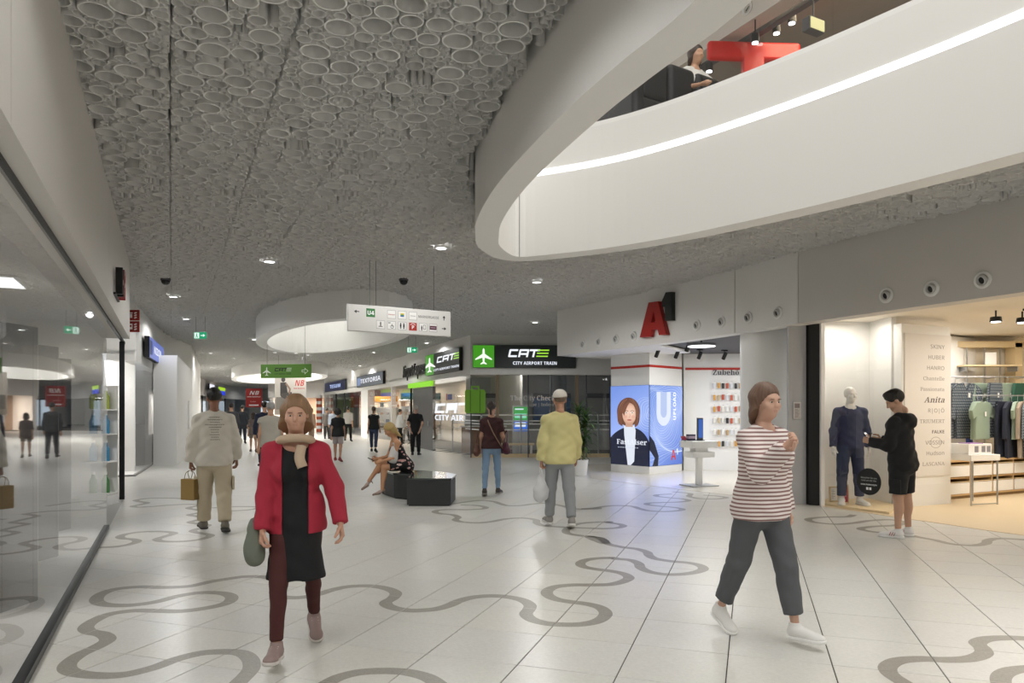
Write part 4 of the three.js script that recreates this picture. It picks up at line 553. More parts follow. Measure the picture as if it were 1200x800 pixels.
// ---------------------------------------------------------------- plant
{
  const p = gp(681, 557), t = thing('potted_dracaena', 'tall leafy dracaena in a white tapered pot beside the phone shop pillar', 'plant', undefined, [p[0], 0, p[1]]);
  part('pot', lathe([[0, 0], [.12, 0], [.135, .02], [.17, .36], [.175, .38], [.15, .38], [.14, .34], [0, .33]], 32), M.bright, t); part('soil', cyl(.145, .145, .02, 0, .335, 0), std(0x33281f, .95), t);
  const leafG = [0, 1, 2].map((v) => { const n = 7, L = .42 + v * .06, P = [], I = []; for (let i = 0; i <= n; i++) { const s = i / n, w = .03 * Math.sin(Math.PI * (.12 + .88 * s) ** .8) + .002, z = L * (s - .18 * s * s * s), y = .3 * s * L - (.42 + v * .14) * L * s * s; P.push(-w, y + .006, z, 0, y, z, w, y + .006, z); if (i) { const k = i * 3; I.push(k - 3, k, k - 2, k - 2, k, k + 1, k - 2, k + 1, k - 1, k - 1, k + 1, k + 2); } } const g = new THREE.BufferGeometry(); g.setAttribute('position', new THREE.Float32BufferAttribute(P, 3)); g.setAttribute('uv', new THREE.Float32BufferAttribute(new Float32Array(P.length / 3 * 2), 2)); g.setIndex(I); g.computeVertexNormals(); return g; });
  const lm = [0x2c4a1f, 0x3b5c28, 0x4d6b33].map((c) => std(c, .45, { side: THREE.DoubleSide }));
  for (const [sx, sz, h] of [[-.04, .02, 1.55], [.05, -.03, 1.2], [.03, .05, .85], [-.05, -.04, 1.0], [.06, .04, 1.4], [-.06, .05, .7]]) {
    part('stem', tube([[sx * .6, .3, sz * .6], [sx * 1.4, h * .55, sz * 1.2], [sx * 1.6, h, sz * 1.6]], .014, 16, 8), std(0x7a6a4c, .8), t);
    for (let k = 0; k < 30; k++) { const f = k / 30, m = part('leaf', leafG[k % 3], lm[(k * 7) % 3], t); m.position.set(sx * 1.6 + rr(-.008, .008), h - .28 * (1 - f) + .02, sz * 1.6); m.rotation.set(-.9 * f + .1 + rr(-.2, .2), k * 2.4 + rr(-.3, .3), 0, 'YXZ'); m.scale.setScalar(rr(.8, 1.15)); }
  }
}
// ---------------------------------------------------------------- station shop contents
{
  const at = (px, poly) => onPoly(px, poly), FR = [CAT0, CR1];
  const letters = (s, f, size, len, mat, label, pos, ang, name = 'window_lettering') => { const t = thing(name, label, 'lettering', undefined, pos, ang), g = new TextGeometry(s, { font: f, size, depth: .006, curveSegments: 3 }); g.computeBoundingBox(); if (len) g.scale(len / g.boundingBox.max.x, 1, 1); part('letters', g, mat, t); return t; };
  const ang = Math.atan2(CR1[1] - CAT0[1], CR1[0] - CAT0[0]), w = M.bright;
  const p1 = at(598, FR).p; letters('The City Check-In', serif, .16, (660 - 598) / F * 23.6, w, 'white serif lettering across the station shop window', [p1[0], heightAt(23.6, 469), p1[1] - .03], ang);
  const p2 = at(612, FR).p; letters('Europe | Indoor', serif, .1, (650 - 612) / F * 23.6, std(0xc9cccd, .5), 'smaller grey second line of lettering on the station shop window', [p2[0], heightAt(23.6, 475.5), p2[1] - .03], ang);
  const L = [...CATL].reverse(), a = at(511, L).p, b = at(545, L).p, al = Math.atan2(b[1] - a[1], b[0] - a[0]), ll = Math.hypot(b[0] - a[0], b[1] - a[1]), nx = [Math.sin(al) * .05, -Math.cos(al) * .05];
  const lit = glow(0xf4f8ff, .9);
  letters('CITY AIR', font, .2, ll, lit, 'lit white lettering on the side glass of the station shop', [a[0] + nx[0], heightAt(25.5, 492.5), a[1] + nx[1]], al);
  const lg = thing('window_logo', 'large lit white train logo on the side glass of the station shop', 'logo', undefined, [a[0] + nx[0], heightAt(25.5, 484), a[1] + nx[1]], al), sl = (pts) => plate(pts.map(([x, y]) => [x * ll / 3.2 + y * .18, y * .36]), .008);
  part('letter', sl([[0, 0], [1.1, 0], [1.1, .24], [.26, .24], [.26, .76], [1.1, .76], [1.1, 1], [0, 1]]), lit, lg); part('letter', sl([[1.3, 0], [1.55, 0], [1.55, .3], [2.2, .3], [2.2, 0], [2.45, 0], [2.45, 1], [1.3, 1]]), lit, lg); part('letter', sl([[2.55, .76], [3.2, .76], [3.2, 1], [2.55, 1]]), lit, lg);
  const sm = thing('window_sticker', 'small red and blue window sticker above the lit train logo', 'sticker', undefined, [at(528, L).p[0] + nx[0], heightAt(25, 468), at(528, L).p[1] + nx[1]], al); part('red_field', bx(.14, .24, .006, -.3, .1, 0), M.red, sm); part('blue_field', bx(.5, .2, .006, .06, .1, 0), std(0x2c3f86, .4), sm);
  const sc = at(557, FR).p, su = thing('suitcase_sticker', 'flat green suitcase sticker on the station shop window', 'sticker', undefined, [sc[0], heightAt(23.6, 484), sc[1] - .05], ang), sg = glow(0x5fae22, .45);
  part('case_body', plate([[-.3, 0], [.3, 0], [.34, .05], [.34, .72], [.3, .78], [-.3, .78], [-.34, .72], [-.34, .05]], .03), std(0x79b62e, .4), su); part('stripe', bx(.03, .72, .01, -.16, .4, .035), std(0x4d7f17, .4), su); part('stripe', bx(.03, .72, .01, .16, .4, .035), std(0x4d7f17, .4), su); part('handle', plate([[-.14, .78], [-.14, .9], [.14, .9], [.14, .78], [.09, .78], [.09, .85], [-.09, .85], [-.09, .78]], .03), std(0x79b62e, .4), su);
  // rail barrier behind the front
  const rb = thing('rail_barrier', 'white horizontal rail barrier behind the wide front glass of the station shop', 'railing', undefined, [0, 0, 0]), rb2 = thing('rail_barrier', 'white horizontal rail barrier behind the side glass of the station shop', 'railing', undefined, [0, 0, 0]);
  const r0 = [CAT0[0] + .35, CAT0[1] + .6], r1 = [4.3, 24.6], rl = at(508, CATL).p, r2 = [rl[0] + .7, rl[1] + .4];
  for (const y of [1.4, 1.2, 1.1, .9]) { part('rail', bar([r0[0], y, -r0[1]], [r1[0], y, -r1[1]], .022), M.bright, rb); part('rail', bar([r0[0] - .06, y, -r0[1] - .12], [r2[0], y, -r2[1]], .022), M.bright, rb2); }
  for (const k of [.5, 1]) part('post', cyl(.03, .03, 1.42, r0[0] - .06 + (r2[0] - r0[0] + .06) * k, .71, -(r0[1] + .12 + (r2[1] - r0[1] - .12) * k), 10), M.metal, rb2);
  for (const k of [0, .25, .5, .75, 1]) part('post', cyl(.03, .03, 1.42, r0[0] + (r1[0] - r0[0]) * k, .71, -(r0[1] + (r1[1] - r0[1]) * k), 10), M.metal, rb);
  // kiosk, counter, column, cupboards
  const kx = (610 - 600) / F * 26; const ki = thing('check_in_kiosk', 'check-in kiosk with a green and blue glowing screen', 'kiosk', undefined, [kx, 0, 26], 0); part('body', bx(.6, 1.75, .3, 0, .875, 0, .02), M.wall, ki);
  const kt = canvasTex(128, 220, (c) => { c.fillStyle = '#3f9a4a'; c.fillRect(0, 0, 128, 120); c.fillStyle = '#8fd7c0'; c.fillRect(10, 60, 108, 40); c.fillStyle = '#3f6fd0'; c.fillRect(0, 120, 128, 100); c.fillStyle = '#dfeaf6'; c.fillRect(12, 14, 80, 12); c.fillRect(12, 140, 100, 40); }); part('screen', new THREE.PlaneGeometry(.5, .88).translate(0, 1.25, .156), new THREE.MeshStandardMaterial({ color: 0x111111, emissive: 0xffffff, emissiveMap: kt, emissiveIntensity: .8 }), ki);
  const ct = thing('counter', 'brown timber service counter inside the station shop', 'counter', undefined, [-1.05, 0, 26.4]); part('front', bx(1.6, .95, .6, 0, .475, 0), std(0x7a5636, .5), ct); part('top', bx(1.7, .04, .7, 0, .97, 0), M.wall, ct);
  const ct2 = thing('counter', 'long pale counter along the rear of the station shop', 'counter', undefined, [2.4, 0, 28.6]); part('front', bx(3.4, 1.0, .6, 0, .5, 0), M.grey, ct2); part('top', bx(3.5, .04, .7, 0, 1.02, 0), M.white, ct2);
  const bb = thing('low_bench', 'low pale bench just behind the station shop glass', 'bench', undefined, [-.15, 0, 24.15], ang); part('seat', bx(1.8, .06, .4, 0, .42, 0), M.paleWood, bb); for (const x of [-.8, .8]) part('leg', bx(.06, .39, .36, x, .195, 0), M.wall, bb);
  for (const [x, d, l] of [[1.75, 27, 'grey round column inside the station shop behind the kiosk'], [4.0, 25.2, 'grey round column inside the station shop behind the plant']]) { const t = thing('round_pillar', l, 'column', 'columns in the station shop', [x, 0, d]); part('shaft', cyl(.32, .32, 3.2, 0, 1.6, 0, 32), std(0x6d7478, .4), t); part('base_ring', cyl(.34, .34, .08, 0, .04, 0, 32), M.dgrey, t); }
  for (let i = 0; i < 3; i++) { const t = thing('wall_cabinet', ['dark grey wall cabinet at the rear of the station shop with pale doors', 'dark grey wall cabinet with blue doors behind the kiosk', 'dark grey wall cabinet with open shelves near the plant'][i], 'cabinet', undefined, [-.6 + i * 2.3, 0, 30.6]); part('carcass', bx(1.6, 2.3, .4, 0, 1.15, 0), M.dgrey, t); for (const x of [-.4, .4]) { const d = part('door', bx(.76, 1.0, .03, x, 1.6, .21), i === 1 ? std(0x445f84, .4) : M.grey, t); part('handle', bx(.02, .2, .03, x + (x < 0 ? .3 : -.3), 1.5, .235), M.metal, d); } }
  // shop row: shelves with goods
  const shelfRow = (px, off, label, col, goods) => { const o = at(px, CATL), n = [o.t[1], -o.t[0]].map((v) => v), p = [o.p[0] + (o.t[1] > 0 ? o.t[1] : -o.t[1]) * off, o.p[1] - o.t[0] * off]; const t = thing('shop_shelf', label, 'shelf', undefined, [p[0], 0, p[1]], 0); part('back', bx(2.2, 2.2, .04, 0, 1.1, -.2), M.white, t); for (const y of [.3, .8, 1.3, 1.8]) part('board', bx(2.2, .03, .4, 0, y, 0), M.white, t); part('header', bx(2.2, .35, .06, 0, 2.35, -.1), col, t);
    for (const y of [.3, .8, 1.3, 1.8]) for (let k = 0; k < 6; k++) { const h = rr(.12, .3), b = thing('shelf_good', goods, 'package', goods, [p[0] - .95 + k * .38, y + .016, p[1] - .02], 0); part('box', bx(rr(.12, .26), h, .2, 0, h / 2, 0, .01), std([0xb8b2a8, 0x6b5a48, 0xd9d4c8, 0x3f4a52, 0xa07850][(rnd() * 5) | 0], .6), b); } };
  shelfRow(446, 2.2, 'white shelf unit with a teal header in the lit shop of the row', std(0x2f6b72, .5), 'small boxed good on the teal headed shelf unit');
  shelfRow(408, 2.4, 'white shelf unit with a warm header in the far shop of the row', std(0xc79a4a, .5), 'small boxed good on the far warm headed shelf unit');
  for (const [px, l] of [[472, 'round dark cafe table beside the black door'], [450, 'round dark cafe table in the lit shop opening']]) { const o = at(px, CATL), t = thing('cafe_table', l, 'table', 'small cafe tables', [o.p[0] + 1.2, 0, o.p[1] + .4]); part('top', cyl(.35, .35, .03, 0, .74, 0), std(0x3a2f28, .5), t); part('post', cyl(.03, .03, .72, 0, .37, 0, 10), M.dmetal, t); part('foot', cyl(.22, .24, .02, 0, .01, 0), M.dmetal, t); }
  const gw = at(392, CATL), g = thing('moss_wall', 'dark green moss panel in a far shop front', 'panel', undefined, [gw.p[0] + .6, 0, gw.p[1] + .6]); part('moss', bx(1.3, 2.5, .12, 0, 1.3, 0, .03), std(0x3a4a14, .95), g); part('frame', bx(1.4, .06, .16, 0, .03, 0), M.dark, g);
}
// ---------------------------------------------------------------- clothes shop
const garment = (kind) => {
  const o = { tee: [[-.2, -.68], [.2, -.68], [.21, -.26], [.3, -.3], [.36, -.16], [.2, -.02], [.08, 0], [0, -.03], [-.08, 0], [-.2, -.02], [-.36, -.16], [-.3, -.3], [-.21, -.26]], robe: [[-.24, -1.02], [.24, -1.02], [.22, -.3], [.26, -.68], [.36, -.66], [.33, -.12], [.2, -.02], [.07, 0], [0, -.14], [-.07, 0], [-.2, -.02], [-.33, -.12], [-.36, -.66], [-.26, -.68], [-.22, -.3]], trousers: [[-.19, -1.0], [-.04, -1.0], [0, -.32], [.04, -1.0], [.19, -1.0], [.2, -.4], [.17, 0], [-.17, 0], [-.2, -.4]], shorts: [[-.24, -.38], [-.02, -.38], [0, -.24], [.02, -.38], [.24, -.38], [.18, 0], [-.18, 0]] }[kind];
  const g = new THREE.ExtrudeGeometry(shape(o), { depth: .03, bevelEnabled: true, bevelSize: .012, bevelThickness: .015, bevelSegments: 2, curveSegments: 4 }); const p = g.attributes.position; for (let i = 0; i < p.count; i++) p.setZ(i, p.getZ(i) + .018 * Math.sin(p.getX(i) * 28 + p.getY(i) * 3) * Math.min(1, -p.getY(i) * 3)); g.computeVertexNormals(); return g;
};
{
  const hook = tube([[0, 0, .02], [0, .07, .02], [.02, .1, .02], [0, .13, .02], [-.02, .11, .02]], .004, 12, 5), shoulders = tube([[-.2, -.05, .02], [0, .01, .02], [.2, -.05, .02]], .008, 10, 6);
  const pat = canvasTex(256, 256, (c) => { c.fillStyle = '#3a4552'; c.fillRect(0, 0, 256, 256); c.strokeStyle = '#aab4bb'; c.lineWidth = 5; for (let i = -1; i < 9; i++) for (let j = -1; j < 9; j++) { c.beginPath(); c.ellipse(i * 32 + (j % 2) * 16, j * 32, 11, 7, .7, 0, 7); c.stroke(); } }); pat.wrapS = pat.wrapT = THREE.RepeatWrapping; pat.repeat.set(2.4, 2.4);
  const mats = { pat: new THREE.MeshStandardMaterial({ map: pat, roughness: .8 }), sage: std(0x93a594, .85), navy: std(0x232838, .85), green: std(0x2f5a4a, .85), dark: std(0x2a2a30, .85), tan: std(0x9c8f80, .85), blue: std(0x3f57b0, .8) };
  const D = 13.5, hang = (px, y, kind, m, label, turn = .15, d = D) => { const t = thing('hanging_garment', label, 'garment', 'garments on the clothes shop rails', [(px - 600) / F * d, y, d], turn - .52); part('fabric', garment(kind), mats[m], t); part('hanger', [hook, shoulders], M.metal, t); part('price_tag', bx(.05, .085, .004, .04, -.22, .055), M.bright, t); };
  hang(1111, 2.05, 'robe', 'pat', 'patterned slate robe hanging at the very left end of the rail', 1.2); hang(1118, 2.05, 'robe', 'pat', 'patterned slate robe second from the left end of the rail', 1.1, 13.45); hang(1131, 2.05, 'robe', 'pat', 'patterned slate robe with open front next to the sage shorts', .75, 13.4); hang(1135, 1.9, 'trousers', 'blue', 'narrow bright blue trousers behind the open patterned robe', 1.45, 13.62); hang(1149, 2.05, 'shorts', 'sage', 'sage green shorts on the upper rail', .85); hang(1150, 1.7, 'tee', 'sage', 'sage green tee hanging in front on the lower rail', 1.0, 13.15); hang(1144, 1.7, 'tee', 'sage', 'sage green tee behind the front tee on the lower rail', 1.2, 13.25); hang(1165, 2.05, 'trousers', 'pat', 'patterned slate trousers between the sage shorts and the sage top', .95, 13.35); hang(1180, 2.05, 'shorts', 'sage', 'sage green short top right of the patterned trousers', .85); hang(1196, 2.05, 'shorts', 'green', 'dark green shorts at the right of the upper rail', .85); hang(1175, 1.7, 'trousers', 'navy', 'navy trousers hanging on the lower rail', .9, 13.2); hang(1184, 1.7, 'robe', 'navy', 'navy top hanging on the lower rail beside the navy trousers', 1.15, 13.2); hang(1191, 1.7, 'tee', 'sage', 'grey green tee squeezed at the right of the lower rail', 1.25, 13.2); hang(1198, 1.7, 'robe', 'tan', 'taupe robe at the right end of the lower rail', 1.2, 13.2); hang(1205, 1.7, 'robe', 'pat', 'patterned slate robe beyond the taupe robe on the lower rail', 1.2, 13.2);
  const X = (px, d = D) => (px - 600) / F * d;
  const rk = thing('clothes_rail', 'slim grey metal clothes rail frame with two hanging bars', 'rack', undefined, [0, 0, 0]); for (const [y, d, a, b] of [[2.18, 13.5, 1108, 1215], [1.82, 13.2, 1140, 1215]]) part('bar', bar([X(a, d), y, -d], [X(b, d), y, -d], .012), M.metal, rk); for (const px of [1119, 1133, 1154, 1172, 1190]) part('upright', bx(.025, 2.3, .025, X(px, 14.3), 1.75, -14.3), M.metal, rk); for (const px of [1119, 1154, 1190]) part('arm', bar([X(px, 14.3), 2.18, -14.3], [X(px, 14.3) - .3, 2.18, -13.5], .01), M.metal, rk);
  const sf = thing('wall_shelf', 'thin pale timber wall shelf above the clothes rail', 'shelf', undefined, [X(1157, 14.2), 2.43, 14.2]); part('board', bx(1.15, .03, .35, 0, 0, .0, .004), M.paleWood, sf); for (const x of [-.5, .5]) part('bracket', bx(.02, .1, .3, x, -.06, 0), M.metal, sf);
  const fr = thing('framed_card', 'white framed card standing on the timber wall shelf', 'frame', undefined, [X(1161, 14.25), 2.447, 14.25]); part('frame', bx(.22, .26, .02, 0, .13, 0, .003), M.white, fr); part('card', bx(.17, .21, .004, 0, .13, .012), M.bright, fr);
  const bm = struct('trim_4', 'pale timber portal beam along the rear of the clothes shop', 'beam'); part('beam', bx(1.75, .12, .3, X(1147, 14.4), 2.87, -14.4), M.paleWood, bm); part('post', bx(.14, 2.9, .3, X(1188, 14.4), 1.45, -14.4), M.paleWood, bm);
  // low drawer cabinet
  const a = gp(1110, 586), b = gp(1200, 578), l = Math.hypot(b[0] - a[0], b[1] - a[1]) + 1, ang = Math.atan2(b[1] - a[1], b[0] - a[0]);
  const cb = thing('drawer_cabinet', 'low pale timber drawer cabinet with white drawer fronts', 'cabinet', undefined, [a[0], .005, a[1]], ang); part('carcass', [bx(l, .03, .55, l / 2, .655, -.28), bx(l, .03, .55, l / 2, .065, -.28), bx(.03, .6, .55, .015, .36, -.28), bx(.03, .6, .55, l - .015, .36, -.28), bx(l, .6, .02, l / 2, .36, -.54), bx(l, .03, .5, l / 2, .36, -.28)], M.wood, cb); part('plinth', bx(l - .06, .05, .5, l / 2, .025, -.28), std(0x8a7048, .6), cb);
  for (let k = 0; k < 5; k++) for (const y of [.2, .5]) { const wv = l / 5, dr = part('drawer', bx(wv - .05, .19, .02, wv * (k + .5), y - .02, -.01, .004), M.white, cb); part('pull', bx(wv - .06, .012, .03, wv * (k + .5), y + .09, -.01), M.paleWood, dr); }
  for (let k = 1; k < 5; k++) part('divider', bx(.02, .58, .5, l / 5 * k, .36, -.26), M.wood, cb);
  // white table with a stack of boxes
  const tp = gp(1139, 590), tb = thing('sales_table', 'small white table on thin metal legs in front of the drawer cabinet', 'table', undefined, [tp[0], .005, tp[1]], .3); part('top', bx(.62, .1, .5, 0, .77, 0, .008), M.white, tb); for (const [x, z] of [[-.28, -.22], [.28, -.22], [-.28, .22], [.28, .22]]) part('leg', bx(.018, .72, .018, x, .36, z), M.metal, tb); part('stretcher', bx(.56, .015, .015, 0, .02, .22), M.metal, tb);
  const bx1 = thing('gift_box', 'white printed box lying on the small white table', 'box', undefined, [tp[0] - .02, .826, tp[1]], .3); part('carton', bx(.5, .17, .34, 0, .085, 0, .006), M.bright, bx1); for (const x of [-.1, .05, .16]) part('print', bx(.08, .1, .003, x + .02, .085, .171), std(0x8d8a90, .5), bx1); part('ribbon', bx(.3, .012, .2, .0, .176, 0), std(0x8a5aa0, .6), bx1);
  // brand panel
  const q0 = gp(1052, 594), q1 = gp(1109, 589.5), tx = canvasTex(512, 1560, (c, w, h) => { c.fillStyle = '#e6e2dd'; c.fillRect(0, 0, w, h); const rows = [['SKINY', 'sans-serif'], ['HUBER', 'sans-serif'], ['HANRO', 'sans-serif'], ['Chantelle', 'serif'], ['Passionata', 'serif'], ['Anita', 'bold italic'], ['R|O|Ö', 'sans-serif'], ['TRIUMERT', 'serif'], ['FALKE', 'bold'], ['VOSSEN', 'sans-serif'], ['Hudson', 'sans-serif'], ['LASCANA', 'serif']]; rows.forEach(([s, f], i) => { const y = 130 + i * 118; text(c, s, 440, y, f === 'bold italic' ? 'italic bold 84px serif' : f === 'bold' ? 'bold 50px sans-serif' : `${f === 'serif' ? 54 : 60}px ${f}`, f.includes('bold') ? '#5d5553' : '#8b8481', 'right'); if (s === 'VOSSEN') { c.strokeStyle = '#8b8481'; c.lineWidth = 4; c.beginPath(); c.arc(340, y, 60, 0, 7); c.stroke(); } }); });
  const bp = thing('brand_panel', 'tall white freestanding panel listing brand names in grey lettering', 'panel', undefined, [(q0[0] + q1[0]) / 2, .005, (q0[1] + q1[1]) / 2], Math.atan2(q1[1] - q0[1], q1[0] - q0[0])); const pl = Math.hypot(q1[0] - q0[0], q1[1] - q0[1]); part('body', bx(pl, 2.92, .14, 0, 1.46, 0, .004), M.bright, bp); part('printed_face', bx(pl - .06, 2.3, .02, .02, 1.62, .075), std(0xe6e2dd, .6), bp); part('lettering_face', new THREE.PlaneGeometry(pl - .07, 2.29).translate(.02, 1.62, .0865), new THREE.MeshStandardMaterial({ map: tx, roughness: .6 }), bp); part('plinth', bx(pl + .01, .34, .15, 0, .17, 0), M.white, bp);
  // display window bits
  const fA = gp(983, 592), fB = gp(995, 594), sgn = (name, label, p, hgt, wd, y, tex, turn) => { const t = thing(name, label, 'frame', undefined, [p[0], .041, p[1]], turn); part('frame', plate([[-wd / 2, 0], [wd / 2, 0], [wd / 2, hgt], [-wd / 2, hgt]], .02, [[[-wd / 2 + .02, .02], [-wd / 2 + .02, hgt - .02], [wd / 2 - .02, hgt - .02], [wd / 2 - .02, .02]]]), M.paleWood, t); part('card', bx(wd - .03, hgt - .03, .008, 0, hgt / 2, .008), M.bright, t); part('print', new THREE.PlaneGeometry(wd - .04, hgt - .04).translate(0, hgt / 2, .0145), new THREE.MeshStandardMaterial({ map: tex, roughness: .5 }), t); t.rotation.x = -.06; };
  sgn('framed_price_sheet', 'small timber frame with a white price sheet in the display window', [fA[0] - .02, fA[1] + .15], .25, .19, 0, canvasTex(96, 128, (c) => { c.fillStyle = '#eceae6'; c.fillRect(0, 0, 96, 128); c.fillStyle = '#8b8b88'; for (let i = 0; i < 7; i++) c.fillRect(16, 22 + i * 13, 30 + (i * 17) % 34, 3); }), .4);
  sgn('framed_sale_sign', 'timber framed pink sale sign standing in the display window', [fB[0] - .02, fB[1] + .16], .3, .22, 0, canvasTex(128, 176, (c) => { c.fillStyle = '#b32a4a'; c.fillRect(0, 0, 128, 176); text(c, 'SALE', 64, 80, 'bold 44px sans-serif', '#f6e9ec', 'center'); text(c, 'bis zu -50%', 64, 112, '17px sans-serif', '#f0d5dc', 'center'); }), .4);
  const g0 = gp(1003, 599), g1 = gp(1046, 605), k = (1019 - 600) / F, gd = (() => { const t = (g0[0] - k * g0[1]) / ((g0[0] - k * g0[1]) - (g1[0] - k * g1[1])); return [g0[0] + (g1[0] - g0[0]) * t, g0[1] + (g1[1] - g0[1]) * t]; })(), ga = Math.atan2(g1[1] - g0[1], g1[0] - g0[0]);
  const st = thing('window_sticker', 'round black sticker with white text on the display window glass', 'sticker', undefined, [gd[0] - .02, heightAt(gd[1], 564), gd[1] - .02], ga); part('disc', cyl(.2, .2, .004, 0, 0, 0, 40).rotateX(Math.PI / 2), M.black, st); part('print', new THREE.CircleGeometry(.198, 40).translate(0, 0, .0032), new THREE.MeshStandardMaterial({ roughness: .5, map: canvasTex(256, 256, (c) => { c.fillStyle = '#0d0d0e'; c.fillRect(0, 0, 256, 256); text(c, 'Besuchen Sie uns', 128, 92, '22px sans-serif', '#ddd', 'center'); text(c, 'rund um die Uhr', 128, 118, '22px sans-serif', '#ddd', 'center'); text(c, 'www.huberstyle', 128, 156, 'bold 22px sans-serif', '#fff', 'center'); c.fillStyle = '#fff'; c.fillRect(100, 182, 24, 26); c.fillRect(132, 182, 24, 26); }) }), st);
  // shop lamps
  const sp = thing('ceiling_spot', 'round white recessed spot glowing under the clothes shop ceiling edge', 'ceiling light', undefined, [X(1111, 9.7), 3.045, 9.7]); part('trim_ring', cyl(.1, .1, .015, 0, 0, 0), M.bright, sp); part('lens', cyl(.075, .075, .01, 0, -.008, 0), M.lamp, sp); areaLight(X(1111, 9.7), 3.02, 9.7, .15, .15, 120, 0xfff6ea);
  const trk = thing('lighting_track', 'black ceiling lighting track in the clothes shop', 'track', undefined, [8.2, 3.02, 10.6], .2); part('rail', bx(3.2, .03, .04, .9, 0, 0), M.black, trk);
  for (const [px, d] of [[1167, 10.4], [1198, 10.5]]) { const t = thing('track_spot', 'black track spotlight under the clothes shop ceiling', 'spotlight', 'track spotlights in the clothes shop', [X(px, d), 3.0, d], .3); part('stem', cyl(.012, .012, .1, 0, -.05, 0, 8), M.black, t); part('head', cyl(.07, .08, .07, 0, -.13, 0, 20), M.black, t); part('lens', cyl(.06, .06, .01, 0, -.168, 0, 20), M.lamp, t); areaLight(X(px, d), 2.81, d, .1, .1, 120, 0xfff3e2); }
}
